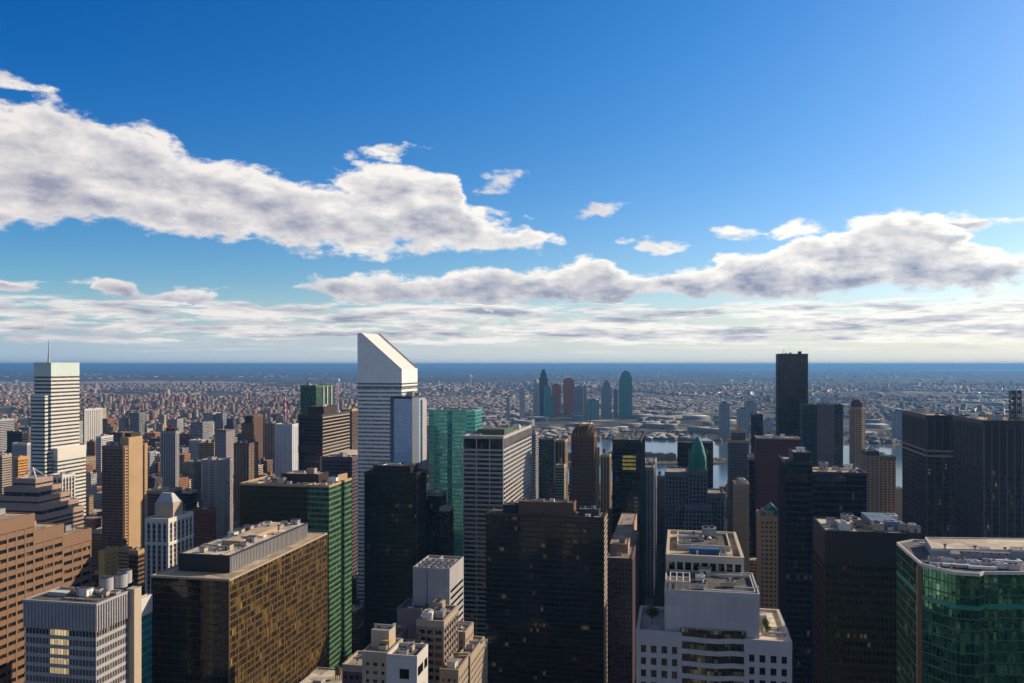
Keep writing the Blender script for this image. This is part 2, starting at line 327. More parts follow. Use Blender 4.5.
FOOT = []       # footprints of the towers, for laying out the blocks between them
def thing(name, label, loc, cat='office tower', group=None):
    o = bpy.data.objects.new(name, None); C.objects.link(o); o.location = loc; o.empty_display_size = 5
    return tag(o, label, cat, group)
def facade(root, poly, z0, z1, st, roof=None, parapet=True, register=True):
    """core with fine mullions in its own mesh, a spandrel per storey, bold piers, parapet"""
    lx, ly = root.location.x, root.location.y
    pl = [(p[0]-lx, p[1]-ly) for p in poly]
    if register:
        xs = [p[0] for p in poly]; ys = [p[1] for p in poly]; FOOT.append((min(xs), max(xs), min(ys), max(ys), z1))
    zl = max(z0, min(visible_low(p[0], p[1]) for p in poly))
    if z1-zl < 4: zl = z0
    rm = roof or roofmat('gravel_roof', (.30, .27, .24))
    core = MB(); core.prism(pl, z0, z1, 0, capmat=1)
    edges = []
    for i in range(len(pl)):
        a, b = pl[i], pl[(i+1) % len(pl)]
        L = math.hypot(b[0]-a[0], b[1]-a[1])
        if L < .5: continue
        t_ = ((b[0]-a[0])/L, (b[1]-a[1])/L); nr = (t_[1], -t_[0])
        mid = ((a[0]+b[0])/2+lx, (a[1]+b[1])/2+ly)
        face = -(nr[0]*mid[0]+nr[1]*mid[1])/math.hypot(*mid)
        edges.append((face, a, b, L, t_, nr))
    fh = st.get('fh', 3.9)
    def bar(mb, a, t_, nr, s_, wd, out, za, zb, mat=0):
        c = (a[0]+t_[0]*s_, a[1]+t_[1]*s_)
        q = [(c[0]-t_[0]*wd/2-nr[0]*.05, c[1]-t_[1]*wd/2-nr[1]*.05), (c[0]-t_[0]*wd/2+nr[0]*out, c[1]-t_[1]*wd/2+nr[1]*out),
             (c[0]+t_[0]*wd/2+nr[0]*out, c[1]+t_[1]*wd/2+nr[1]*out), (c[0]+t_[0]*wd/2-nr[0]*.05, c[1]+t_[1]*wd/2-nr[1]*.05)]
        mb.prism(q, za, zb, mat, None, True)
    ms = [st['core'], rm]
    if st.get('mull'):
        mm, sp, wd, out = st['mull']; ms.append(mm)
        for (fc, a, b, L, t_, nr) in edges:
            if fc < -.15: continue
            n = max(2, int(round(L/sp)))
            for i in range(n+1): bar(core, a, t_, nr, min(max(L*i/n, wd/2), L-wd/2), wd, out, zl, z1-.3, 2)
    link(st.get('cname', 'glazing'), core.mesh('core', ms), root)
    if st.get('band'):
        bm_, bh, out = st['band'][:3]
        nf = int((z1-zl)/fh)
        mb = MB(); mb.ring(offset(pl, out), offset(pl, -.1), 0, bh); me = mb.mesh('spandrel', [bm_])
        skip = st.get('skip', ())
        for i in range(nf):
            if i in skip: continue
            z = z1-(i+1)*fh+st.get('drop', 0)
            if z < z0: break
            link('spandrel', me, root, (0, 0, z))
        for (fr, ht) in st.get('mech', ()):     # tall blank storeys
            mb = MB(); zz_ = z0+(z1-z0)*fr; mb.ring(offset(pl, out+.06), offset(pl, -.1), zz_, zz_+ht)
            link('mechanical_floor', mb.mesh('mech', [st.get('mechm', bm_)]), root)
    if st.get('pier'):
        pm, sp, wd, out = st['pier'][:4]; cnt = 0; rest = MB()
        cor = st.get('corner', wd)
        for (fc, a, b, L, t_, nr) in sorted(edges, key=lambda e: -e[0]):
            if fc < -.15 or L < sp*.6: continue
            n = max(1, int(round(L/sp)))
            for i in range(n+1):
                wd2 = cor if i in (0, n) else wd
                s_ = min(max(L*i/n, wd2/2-out*.98), L-wd2/2+out*.98)
                if cnt < 90:
                    mb = MB(); bar(mb, a, t_, nr, s_, wd2, out, zl, z1-.25); link('pier', mb.mesh('pier', [pm]), root); cnt += 1
                else: bar(rest, a, t_, nr, s_, wd2, out, zl, z1-.25)
        if rest.v: tag(link('pier', rest.mesh('piers', [pm]), root), kind='stuff')
    if st.get('win'):                        # one object per window: frame and pane, set back between piers and spandrels
        gm, fm = st['win']; sp = st['pier'][1]; cnt = 0; rest = MB(); shared = {}
        bh = st['band'][1]; pw = st['pier'][2]
        cells = []
        for ei, (fc, a, b, L, t_, nr) in enumerate(sorted(edges, key=lambda e: -e[0])):
            if fc < .02: continue
            n = max(1, int(round(L/sp)))
            for f_ in range(int((z1-zl)/fh)-1):
                for i in range(n): cells.append((f_, ei, i, n, a, t_, nr, L))
        cells.sort(key=lambda c: c[0])
        for (f_, ei, i, n, a, t_, nr, L) in cells:
            cw_ = L/n; z = z1-(f_+2)*fh+st.get('drop', 0)+bh; hh_ = fh-bh
            if z < z0: continue
            c = (a[0]+t_[0]*cw_*(i+.5), a[1]+t_[1]*cw_*(i+.5)); ww = (cw_-pw)*.96
            def mk(mb, cx, cy, zz_):
                bar(mb, (cx, cy), t_, nr, 0, ww, .08, zz_+.05, zz_+hh_-.05, 0)
                for q in ([-ww/2+.06, 0, ww/2-.06] if ww > 1.2 else [-ww/2+.06, ww/2-.06]): bar(mb, (cx, cy), t_, nr, q, .12, .14, zz_+.05, zz_+hh_-.05, 1)
            if cnt < 96:
                key = (ei, round(ww, 2))
                if key not in shared:
                    mb = MB(); mk(mb, 0, 0, 0); shared[key] = mb.mesh('window', [gm, fm])
                link('window', shared[key], root, (c[0], c[1], z)); cnt += 1
            else: mk(rest, c[0], c[1], z)
        if rest.v: tag(link('window', rest.mesh('windows', [gm, fm]), root), kind='stuff')
    if parapet:
        out = max([st.get(k_, (0, 0, 0, 0))[-1] if st.get(k_) else 0 for k_ in ('mull',)]+[st['band'][2] if st.get('band') else 0]+[st['pier'][3] if st.get('pier') else 0])+.04
        ph = st.get('ph', 2.0); pup = st.get('pup', 1.1)
        mb = MB(); mb.ring(offset(pl, out), offset(pl, -.5), z1-ph, z1+pup)
        link('parapet', mb.mesh('parapet', [st.get('top') or (st['band'][0] if st.get('band') else (st['pier'][0] if st.get('pier') else st['core']))]), root)

m_metal = plain('galvanised_metal', (.42, .43, .45), .45, .5)
m_white = plain('white_roof_paint', (.72, .70, .67), .7)
m_dark = plain('dark_steel', (.05, .05, .055), .5, .3)
m_wood = wall('weathered_wood', (.16, .10, .06), .2, .9)
m_tan = plain('beige_panel', (.45, .38, .30), .8)
def _unit(kind):
    mb = MB()
    if kind == 'air_conditioner':
        mb.box(-1.8, 1.8, -1.3, 1.3, .3, 2.2, 0); mb.cyl(-.85, 0, .7, 2.2, 2.55, 12, 1); mb.cyl(.85, 0, .7, 2.2, 2.55, 12, 1)
        for x in (-1.6, 1.6): mb.box(x-.1, x+.1, -1.3, 1.3, 0, .3, 1)
    elif kind == 'duct':
        mb.box(-4.5, 4.5, -.5, .5, .4, 1.3, 0); mb.box(3.5, 4.5, .5, 3.0, .4, 1.3, 0)
        for x in (-3, 0, 3): mb.box(x-.1, x+.1, -.4, .4, 0, .4, 1)
    elif kind == 'vent': mb.cyl(0, 0, .35, 0, 1.6, 10, 0); mb.cyl(0, 0, .6, 1.6, 2.0, 10, 1)
    elif kind == 'cooling_tower':
        mb.box(-3, 3, -2.6, 2.6, .6, 4.2, 0); mb.cyl(-1.4, 0, 1.15, 4.2, 5.0, 14, 1); mb.cyl(1.4, 0, 1.15, 4.2, 5.0, 14, 1)
        for z in (1.2, 1.9, 2.6, 3.3): mb.box(-3.05, 3.05, -2.65, 2.65, z, z+.12, 1)
        for x in (-2.7, 2.7): mb.box(x-.2, x+.2, -2.4, 2.4, 0, .6, 1)
    elif kind == 'pipe_run':
        for y in (-.5, 0, .5): mb.box(-5, 5, y-.12, y+.12, .5, .74, 0)
        for x in (-4, -1.3, 1.3, 4): mb.box(x-.1, x+.1, -.7, .7, 0, .5, 1)
    elif kind == 'skylight': mb.prism(rectp(-1.6, 1.6, -1.1, 1.1), 0, .5, 1); mb.prism(rectp(-1.5, 1.5, -1.0, 1.0), .5, 1.1, 0, rectp(-1.4, 1.4, -.1, .1))
    elif kind == 'rooftop_hut': mb.box(-2.4, 2.4, -2, 2, 0, 3, 0); mb.box(-2.7, 2.7, -2.3, 2.3, 3, 3.25, 1); mb.box(-.5, .5, -2.05, -2, 0, 2.1, 1)
    return mb
UN = {}
def unit(kind, mi):
    if (kind, mi) not in UN: UN[(kind, mi)] = _unit(kind).mesh(kind, [(m_metal, m_white, m_tan)[mi], m_dark if mi != 1 else m_metal])
    return UN[(kind, mi)]
def clutter(root, rect_, z, n, seed, avoid=(), big=True):
    rn = random.Random(seed); x0, x1, y0, y1 = rect_; n = int(n*1.7)+1; lx, ly = root.location.x, root.location.y; k_ = 0; put = []
    for _ in range(n*6):
        if k_ >= n: break
        x = rn.uniform(x0+4, x1-4) if x1-x0 > 9 else (x0+x1)/2; y = rn.uniform(y0+4, y1-4) if y1-y0 > 9 else (y0+y1)/2
        if any(a[0]-5 < x < a[1]+5 and a[2]-4 < y < a[3]+4 for a in avoid): continue
        if any(abs(x-q[0]) < 5.8 and abs(y-q[1]) < 4.2 for q in put): continue
        kd = rn.choice(['air_conditioner', 'duct', 'vent', 'cooling_tower', 'rooftop_hut', 'air_conditioner', 'pipe_run', 'skylight', 'vent'] if big else ['air_conditioner', 'vent', 'duct', 'pipe_run'])
        o = link(kd, unit(kd, rn.choice((0, 0, 1, 2))), root, (x-lx, y-ly, z)); o.rotation_euler.z = rn.choice((0, math.pi/2)) if kd != 'duct' else 0
        put.append((x, y)); k_ += 1
def water_tank(root, x, y, z, r=2.2, hh_=4.0):
    lx, ly = root.location.x, root.location.y
    mb = MB(); mb.cyl(0, 0, r, 3, 3+hh_, 14, 0); mb.cyl(0, 0, r+.2, 3+hh_, 4.6+hh_, 14, 1, r2=.15)
    for z_ in (3.4, 4.4, 5.4, 6.4): mb.cyl(0, 0, r+.05, z_, z_+.1, 14, 1)
    for (i, j) in ((1, 1), (1, -1), (-1, 1), (-1, -1)): mb.box(i*r*.65-.15, i*r*.65+.15, j*r*.65-.15, j*r*.65+.15, 0, 3, 1)
    return link('water_tank', mb.mesh('water_tank', [m_wood, m_dark]), root, (x-lx, y-ly, z))
def boxpart(name, root, x0, x1, y0, y1, z0, z1, mat, capmat=None):
    lx, ly = root.location.x, root.location.y
    mb = MB(); mb.box(x0-lx, x1-lx, y0-ly, y1-ly, z0, z1, 0, 1 if capmat else None)
    return link(name, mb.mesh(name, [mat]+([capmat] if capmat else [])), root)
def rimmed(name, root, x0, x1, y0, y1, z0, z1, mat, capmat, rim=.8, t_=.5):
    o = boxpart(name, root, x0, x1, y0, y1, z0, z1, mat, capmat)
    lx, ly = root.location.x, root.location.y
    p = [(x0-lx, y0-ly), (x1-lx, y0-ly), (x1-lx, y1-ly), (x0-lx, y1-ly)]
    mb = MB(); mb.ring(offset(p, .08), offset(p, -t_), z1-.3, z1+rim)
    q = bpy.data.objects.new('coping', mb.mesh('coping', [mat])); C.objects.link(q); q.parent = o
    return o
def rectp(x0, x1, y0, y1): return [(x0, y0), (x1, y0), (x1, y1), (x0, y1)]
def plan(xf0, xf1, Y0, ytop=None, xs=None, dep=None, h=None):
    """front-face pixels at distance Y0, side-face far pixel xs -> plan rectangle and height in metres"""
    X0, X1 = PX(xf0, Y0), PX(xf1, Y0)
    XV = X1 if (X0+X1) < 0 else X0
    Y1 = Y0+dep if dep else XV/math.tan(az(xs))
    if h is None: h = HT(ytop, XV, Y0)
    return X0, X1, Y0, Y1, h
def tower(name, label, xf0, xf1, Y0, ytop, st, xs=None, dep=None, h=None, group=None, cat='office tower', pent=None, nclut=5, roof=None, seed=None, z0=0, wt=0):
    X0, X1, Y0, Y1, h = plan(xf0, xf1, Y0, ytop, xs, dep, h)
    root = thing(name, label, ((X0+X1)/2, (Y0+Y1)/2, 0), cat, group)
    facade(root, rectp(X0, X1, Y0, Y1), z0, h, st, roof)
    av = []
    if pent:
        for (fx0, fx1, fy0, fy1, ph, pm) in pent:
            a, b = X0+(X1-X0)*fx0, X0+(X1-X0)*fx1; c, d = Y0+(Y1-Y0)*fy0, Y0+(Y1-Y0)*fy1
            rimmed('mechanical_penthouse', root, a, b, c, d, h, h+ph, pm, roof or roofmat('gravel_roof', (.30, .27, .24))); av.append((a, b, c, d))
            clutter(root, (a, b, c, d), h+ph, 2, int(xf0*7+Y0)+3, big=False)
    clutter(root, (X0, X1, Y0, Y1), h, nclut, seed or int(xf0*13+Y0), av)
    for i in range(wt): water_tank(root, X0+(X1-X0)*(.3+.4*i), Y0+(Y1-Y0)*.6, h)
    return root, (X0, X1, Y0, Y1, h)
# ------------------------------------------------------------------ the ground, river and far land
def G(px, py, z=0):
    D = (H-z)*F/(py-EYE); r = (px-512.0)/F*D
    return (r*CT-D*ST, r*ST+D*CT)
def sheet(name, poly, z, mat):
    mb = MB(); mb.v = [(p[0], p[1], z) for p in poly]; mb.f = [tuple(range(len(poly)))]; mb.m = [0]
    return tag(link(name, mb.mesh(name, [mat])), kind='structure')
m, t, b = base_mat('ground')
P = t.new('ShaderNodeNewGeometry').outputs['Position']
dist = t.v('LENGTH', t.v('MULTIPLY', P, (1, 1, 0)))
vo = t.new('ShaderNodeTexVoronoi'); t.l.new(P, vo.inputs['Vector']); vo.inputs['Scale'].default_value = 1/70.0
vo2 = t.new('ShaderNodeTexVoronoi'); t.l.new(P, vo2.inputs['Vector']); vo2.inputs['Scale'].default_value = 1/260.0
r1 = t.sep(vo.outputs['Color'])[0]; r2 = t.sep(vo2.outputs['Color'])[1]
big = t.noise(t.v('MULTIPLY', P, (1, 2.4, 1)), 1/2600.0, 5, .6); mid = t.noise(P, 1/500.0, 5, .6)
city = t.mix(t.mr(r1, .5, .95), (.055, .052, .05), (.20, .175, .15))
city = t.mix(t.m('GREATER_THAN', r1, .95), city, (.5, .47, .42))
wood = t.mix(t.mr(mid, .4, .6), (.025, .03, .022), (.05, .045, .03))
isw = t.m('MULTIPLY', t.mr(big, .44, .58, 0, 1, True), t.mr(dist, 5000, 14000, .25, 1))
col = t.mix(t.m('MAXIMUM', isw, t.m('GREATER_THAN', r2, .9)), city, wood)
far = t.mr(dist, 14000, 30000, 0, .85)
farc = t.mix(t.mr(t.noise(t.v('MULTIPLY', P, (1, 2, 1)), 1/1800.0, 6, .7), .45, .7), (.018, .024, .018), (.20, .18, .15))
col = t.mix(far, col, farc)
near = t.mr(dist, 1500, 1700, 1, 0)
asph = t.mix(t.noise(P, .08, 5, .6), (.035, .035, .036), (.07, .068, .065))
t.l.new(t.mix(near, col, asph), b.inputs['Base Color']); b.inputs['Roughness'].default_value = .9; b.inputs['Specular IOR Level'].default_value = .15
GR = 90000.0
sheet('ground', [(GR*math.cos(2*math.pi*i/96), GR*math.sin(2*math.pi*i/96)) for i in range(96)], 0.0, m)
m, t, b = base_mat('water')
P = t.new('ShaderNodeNewGeometry').outputs['Position']
b.inputs['Base Color'].default_value = (.07, .105, .13, 1); b.inputs['Roughness'].default_value = .12; b.inputs['IOR'].default_value = 1.33
bp = t.new('ShaderNodeBump'); bp.inputs['Strength'].default_value = .10; bp.inputs['Distance'].default_value = 1.0
t.l.new(t.noise(P, .06, 6, .7), bp.inputs['Height']); t.l.new(bp.outputs[0], b.inputs['Normal']); m_water = m
RIV = [G(345, 474), G(440, 497), G(700, 500), G(1000, 505), G(1140, 500), G(1140, 458), G(1000, 447), G(903, 445), G(860, 446), G(800, 445), G(760, 444),
       G(716, 443), G(706, 437), G(697, 432.5), G(690, 433), G(697, 438), G(700, 442), G(660, 440), G(600, 440), G(560, 439), G(480, 441), G(400, 450)]
sheet('river', RIV, .5, m_water)
sheet('bay_water', [G(-60, 386), G(20, 387), G(60, 386), G(62, 383.5), G(30, 382), G(-60, 381)], .6, m_water)
sheet('bay_water', [G(860, 370.3), G(1000, 370.8), G(1150, 371), G(1150, 368.9), G(960, 369.3)], 1.0, m_water)
sheet('bay_water', [G(670, 369.6), G(790, 370.2), G(850, 369.6), G(780, 369.1)], 1.0, m_water)
sheet('marsh_shore', [G(70, 383.6), G(160, 384), G(250, 383.2), G(240, 381.6), G(150, 380.6), G(85, 381.3)], .8, wall('pale_marsh', (.36, .29, .21), .2, .9, False))
# island in the river
ISL = [G(540, 458), G(560, 464), G(640, 465), G(700, 465), G(730, 463.5), G(738, 461.6), G(728, 459.8), G(690, 459), G(640, 457.6)]
mb = MB(); mb.prism(ISL, 0, 4, 0, capmat=1)
tag(link('island', mb.mesh('island', [wall('sea_wall_stone', (.3, .27, .22)), roofmat('winter_lawn', (.10, .085, .05))])), kind='structure')
# low hills on the horizon
mb = MB(); rn = random.Random(4)
for (pa, pb, D, hm) in ((620, 1060, 60000, 110), (-60, 300, 64000, 70), (820, 1100, 45000, 70)):
    n = 60; pts = []
    for i in range(n+1):
        px = pa+(pb-pa)*i/n; r = (px-512)/F*D; pts.append((r*CT-D*ST, r*ST+D*CT, 8+hm*math.sin(math.pi*i/n)*(.55+.3*math.sin(i*.7+D)+.25*math.sin(i*1.9))))
    for i in range(n):
        k_ = len(mb.v)
        for p in (pts[i], pts[i+1]):
            s1 = (D-1500)/D; s2 = (D+3000)/D
            mb.v += [(p[0]*s1, p[1]*s1, 1), (p[0], p[1], max(p[2], 6)), (p[0]*s2, p[1]*s2, 1)]
        mb.f += [(k_, k_+3, k_+4, k_+1), (k_+1, k_+4, k_+5, k_+2)]; mb.m += [0, 0]
tag(link('hills', mb.mesh('hills', [wall('far_woods', (.035, .04, .03), .2, .9, False)])), kind='structure')
# kerbed pavements of the city blocks
AVE = [(100, 128), (235, 262), (362, 390), (532, 556), (668, 690), (880, 905), (1130, 1155), (1390, 1415)]
STREETS = [-22+80*i for i in range(-40, 18)]
mb = MB()
prev = 130
ys = [(128, 235), (262, 362), (390, 532), (556, 668), (690, 880), (905, 1130), (1155, 1390), (1415, 1540)]
for (ya, yb) in ys:
    for i in range(len(STREETS)-1):
        mb.prism(rectp(STREETS[i]+7, STREETS[i+1]-7, ya, yb), 0.0, .14, 0)
tag(link('pavement', mb.mesh('pavement', [wall('pavement_concrete', (.22, .21, .2), .15, .9, False)])), kind='structure')
mb = MB()
for (a0_, b0_) in zip([y[1] for y in ys[:-1]], [y[0] for y in ys[1:]]):
    yc = (a0_+b0_)/2
    for q in (-3.6, 3.6):
        for i in range(0, 140):
            x = -1900+i*18; mb.v += [(x, yc+q-.08, .006), (x+6, yc+q-.08, .006), (x+6, yc+q+.08, .006), (x, yc+q+.08, .006)]
            k_ = len(mb.v); mb.f.append((k_-4, k_-3, k_-2, k_-1)); mb.m.append(0)
tag(link('lane_markings', mb.mesh('lanes', [plain('road_paint', (.75, .74, .7), .7)])), kind='structure')

# ------------------------------------------------------------------ haze
mb = MB(); mb.box(-93000, 93000, -93000, 93000, -1.0, 305.0)
m = bpy.data.materials.new('haze'); m.use_nodes = True; t = NT(m.node_tree); t.n.clear()
pv = t.new('ShaderNodeVolumePrincipled'); pv.inputs['Color'].default_value = (.16, .42, .84, 1); pv.inputs['Density'].default_value = HAZE_D = 4.6e-5
pv.inputs['Anisotropy'].default_value = 0.2
mo = t.new('ShaderNodeOutputMaterial'); t.l.new(pv.outputs[0], mo.inputs['Volume'])
hz = link('haze', mb.mesh('haze', [m])); tag(hz, 'thin blue haze lying over the far city and the plain to the horizon', 'haze', None, 'stuff')

# ------------------------------------------------------------------ facade materials
grav = roofmat('gravel_roof', (.30, .27, .24)); rdark = roofmat('tar_roof', (.09, .085, .08)); rlight = roofmat('pale_roof', (.5, .46, .40)); rblue = roofmat('blue_membrane_roof', (.10, .17, .28))
K = lambda *a: list(a)
g_black = glass('black_glass', K((0, (.008, .007, .007)), (.62, (.014, .012, .011)), (.86, (.035, .028, .02)), (.965, (.13, .10, .06))), 1.6, 3.8, .0, .06, .008, .5, .25, .05)
g_blackw = glass('blue_black_glass', K((0, (.006, .008, .012)), (.7, (.012, .016, .022)), (.93, (.03, .04, .055))), 1.5, 3.9, .0, .05, .008, .5, .25, .04)
g_gold = glass('bronze_glass', K((0, (.012, .009, .005)), (.38, (.04, .026, .01)), (.55, (.14, .085, .02)), (.70, (.34, .21, .045)), (.86, (.6, .40, .10))), 1.45, 3.75, .15, .15, .008, .5, .5)  # gold tones: sunlit reflections put into the pane colour, along with blinds
g_green = glass('green_glass', K((0, (.012, .035, .02)), (.35, (.03, .085, .045)), (.65, (.07, .16, .08)), (.9, (.16, .30, .15))), 1.5, 3.9, .35, .1, .02, .5, .35)
g_olive = glass('olive_glass', K((0, (.02, .022, .009)), (.5, (.032, .034, .012)), (.9, (.05, .05, .02))), 3.0, 3.9, .2, .2, .01)
g_teal = glass('teal_glass', K((0, (.035, .22, .22)), (.4, (.07, .34, .33)), (.8, (.14, .48, .46))), 2.8, 4.0, .35, .15, .015, .5, .6)
g_blue = glass('blue_glass', K((0, (.40, .56, .72)), (.5, (.48, .62, .78)), (.9, (.6, .72, .84))), 1.5, 3.9, .1, .12, .015)
g_grey = glass('grey_glass', K((0, (.02, .024, .03)), (.5, (.045, .05, .06)), (.8, (.09, .10, .11)), (.95, (.25, .24, .2))), 1.5, 3.8, .0, .1)
g_warm = glass('office_glass', K((0, (.012, .013, .016)), (.55, (.03, .03, .033)), (.8, (.10, .085, .055)), (.92, (.35, .28, .12))), 1.5, 3.8, .0, .12, .01, .5, .25, .05)
g_mir = glass('mirror_green_glass', K((0, (.035, .13, .085)), (.45, (.07, .22, .14)), (.8, (.20, .46, .30))), 1.6, 3.8, .85, .02, .035, .5, .5)
w_alu = wall('aluminium_cladding', (.82, .815, .80), .06, .45, False, .5)
w_white = wall('white_stone', (.56, .54, .52), .1, .8)
w_lime = wall('limestone', (.36, .30, .235), .12, .85)
w_tanb = wall('tan_brick', (.42, .29, .165), .12, .9)
w_brown = wall('brown_granite', (.215, .13, .08), .08, .8)
w_redb = wall('red_brick', (.20, .065, .045), .12, .9)
w_dbrn = wall('dark_brown_steel', (.042, .028, .021), .1, .5, False)
w_blk = wall('black_steel', (.02, .018, .018), .1, .45, False)
w_navy = wall('blue_black_cladding', (.028, .036, .052), .1, .5, False)
w_bron = wall('bronze_mullion', (.24, .165, .085), .1, .5, False, .5, .3)
w_goldb = wall('bronze_spandrel', (.17, .115, .055), .1, .45, False, .5, .2)
w_gry = wall('grey_concrete', (.30, .30, .32), .1, .85)
w_lgry = wall('pale_grey_concrete', (.37, .36, .37), .1, .85)
w_pur = wall('plum_brick', (.13, .085, .10), .1, .9)
w_copper = wall('green_copper', (.03, .18, .145), .2, .7)
w_grst = wall('green_steel', (.12, .22, .13), .1, .5, False)
w_dgrn = wall('dark_green_steel', (.06, .13, .09), .1, .5, False)
w_teal = wall('teal_metal', (.10, .34, .32), .1, .5, False)
w_brk = wall('brown_brick', (.15, .085, .055), .15, .9)
w_char = wall('charcoal_metal', (.05, .05, .055), .1, .5, False)
# ================================================================== THE TOWERS
def S(core, **kw): return dict(core=core, **kw)
def custom(name, label, poly, h, st, cat='office tower', roof=None, nclut=5, seed=1, group=None, box_=None, z0=0, avoid=()):
    xs = [p[0] for p in poly]; ys = [p[1] for p in poly]
    root = thing(name, label, ((min(xs)+max(xs))/2, (min(ys)+max(ys))/2, 0), cat, group)
    facade(root, poly, z0, h, st, roof)
    bx = box_ or (min(xs), max(xs), min(ys), max(ys))
    clutter(root, bx, h, nclut, seed, avoid)
    return root
# --- slant-topped white tower
X0, X1, Y0, Y1, h = plan(358, 401.5, 780, h=0, dep=49)
zc = HT(378, X1, Y0)                       # lowest sloping edge on the south side
ztop = HT(333, X0, Y0)
zs = HT(369, X1, Y0)
root = thing('office_tower', 'tall white aluminium tower with a steeply slanted wedge roof', ((X0+X1)/2, (Y0+Y1)/2, 0))
lx, ly = root.location.x, root.location.y
zb = HT(388, X1, Y0)
facade(root, rectp(X0, X1, Y0, Y1), 0, zb, S(glass('pale_office_glass', K((0, (.12, .125, .13)), (.4, (.22, .22, .2)), (.75, (.42, .39, .28))), 1.5, 3.85, .1, .12), fh=3.85, band=(w_alu, 2.15, .3), mull=(w_alu, 3.0, .12, .1), ph=1.9, pup=0, drop=0), w_alu_roof := roofmat('gravel_roof', (.3, .27, .24)), parapet=False)
mb = MB(); a, b_, c, d = X0-lx-.4, X1-lx+.4, Y0-ly-.4, Y1-ly+.4
mb.v = [(a, c, zb), (b_, c, zb), (b_, d, zb), (a, d, zb), (a, c, ztop), (a+4.5, c, ztop), (b_-.0, c, zs), (b_, d, zs), (a+4.5, d, ztop), (a, d, ztop)]
mb.f = [(0, 1, 6, 5, 4), (1, 2, 7, 6), (2, 3, 9, 8, 7), (3, 0, 4, 9), (4, 5, 8, 9), (5, 6, 7, 8), (3, 2, 1, 0)]; mb.m = [0, 0, 0, 0, 0, 1, 0]
link('wedge_crown', mb.mesh('wedge_crown', [panels('aluminium_sheets', (.82, .815, .80), 3.2, 3.85, .035, .45), wall('white_roof_panels', (.72, .70, .68), .05, .6, False)]), root)
mb = MB()
for f_ in (.9,):     # maintenance rail along the slope
    p0 = (a+4.5, c+(d-c)*f_, ztop+.9); p1 = (b_, c+(d-c)*f_, zs+.9); mb.beam(p0, p1, .3)
    p0 = (a+4.5, c+(d-c)*.98, ztop+.9); p1 = (b_, c+(d-c)*.98, zs+.9); mb.beam(p0, p1, .5)
link('roof_rail', mb.mesh('roof_rail', [w_gry]), root)
for i, z in enumerate((zb+3.2, zb+.2)): link('louvre_band', (lambda q: (q.ring(offset(rectp(a, b_, c, d), .12), offset(rectp(a, b_, c, d), -.1), 0, 1.3), q.mesh('louvre', [m_dark]))[1])(MB()), root, (0, 0, z))
# --- tower with the mast, far left
Y0 = 800; X1 = PX(51, Y0); X0 = PX(34.5, Y0); Y1 = X1/math.tan(az(79)); h = HT(363, X1, Y0)
root = thing('office_tower', 'tall stepped glass tower with white floor bands, pale green crown and thin mast', ((X0+X1)/2, (Y0+Y1)/2, 0))
g_silver = glass('silver_blue_glass', K((0, (.05, .065, .08)), (.5, (.10, .125, .15)), (.85, (.2, .23, .25))), 1.5, 4.1, .2, .1)
sB = S(g_silver, fh=4.1, band=(wall('ivory_panel', (.62, .60, .54), .06, .6), 2.2, .35), mull=(w_char, 3, .12, .1), ph=1, pup=.6)
cap = h-14.5
facade(root, rectp(X0, X1, Y0, Y1), 0, cap, sB, parapet=False)
facade(root, rectp(X0-.3, X1+.3, Y0-.3, Y1+.3), cap, h, S(wall('pale_green_panel', (.55, .66, .60), .05, .5, False), mull=(w_alu, 4, .12, .12), ph=.8, pup=.5, cname='crown'), register=False)
h2 = HT(396, X1, Y0); facade(root, rectp(PX(31, Y0-6), X1-2.5, Y0-6, Y0-.2), 0, h2, sB)
h3 = HT(450, X1+6, Y0)
Xb = X1+6; ya, yb = Xb/math.tan(az(57.5)), Xb/math.tan(az(85.5))
facade(root, rectp(X1+.2, Xb, ya, yb), 0, h3, sB)
facade(root, rectp(X1+.25, Xb+.5, ya-.45, yb+.4), h3-11, h3+.4, S(wall('ivory_panel', (.62, .60, .54)), cname='mechanical_floor'), register=False)
mb = MB(); mb.cyl(0, 0, 1.5, h, h+9, 8, 0, r2=1.0); mb.cyl(0, 0, .8, h+9, h+25, 8, 0, r2=.3)
link('mast', mb.mesh('mast', [m_metal]), root, (X0+11-root.location.x, Y0+8-root.location.y, 0))
# --- bottom left: truncated pyramid block
X0, X1, Y0, Y1, h = plan(-20, 12, 640, 478, dep=40)
X1 = X0+62; Y1 = Y0+52
root = thing('office_tower', 'brown banded tower stepping inwards below a small truss-topped peak', ((X0+X1)/2, (Y0+Y1)/2, 0))
hh = HT(512, X1, Y0+20)
facade(root, rectp(X0, X1, Y0, Y1), 0, hh, S(g_grey, fh=3.8, band=(wall('rose_granite', (.36, .25, .2), .08, .7), 2.0, .3), mull=(w_dbrn, 3, .15, .1)))
for i in range(4):
    s_ = 3.2+i*5.5; facade(root, rectp(X0+s_, X1-s_, Y0+s_*.8, Y1-s_*.8), hh+i*7.2, hh+(i+1)*7.2, S(g_grey, fh=3.6, band=(wall('rose_granite', (.36, .25, .2), .08, .7), 2.0, .3), ph=1.5, pup=.5), register=False)
z = hh+28.8; cx, cy = 0, 0; mb = MB(); q = 9
for i in range(4):
    c_ = [(-q, -q*.7), (q, -q*.7), (q, q*.7), (-q, q*.7)]; mb.beam((*c_[i], z), (*c_[(i+1) % 4], z), .45); mb.beam((*c_[i], z), (0, 0, z+9), .45)
link('roof_truss', mb.mesh('roof_truss', [m_white]), root)
# --- short pale-ribbed tower before the masted one
tower('office_tower', 'short stone tower with pale vertical ribs in front of the masted tower', 49, 62, 700, 476, S(g_grey, fh=3.7, band=(w_gry, 1.2, .15), pier=(w_white, 4.2, 1.3, .7), top=w_white), xs=74)
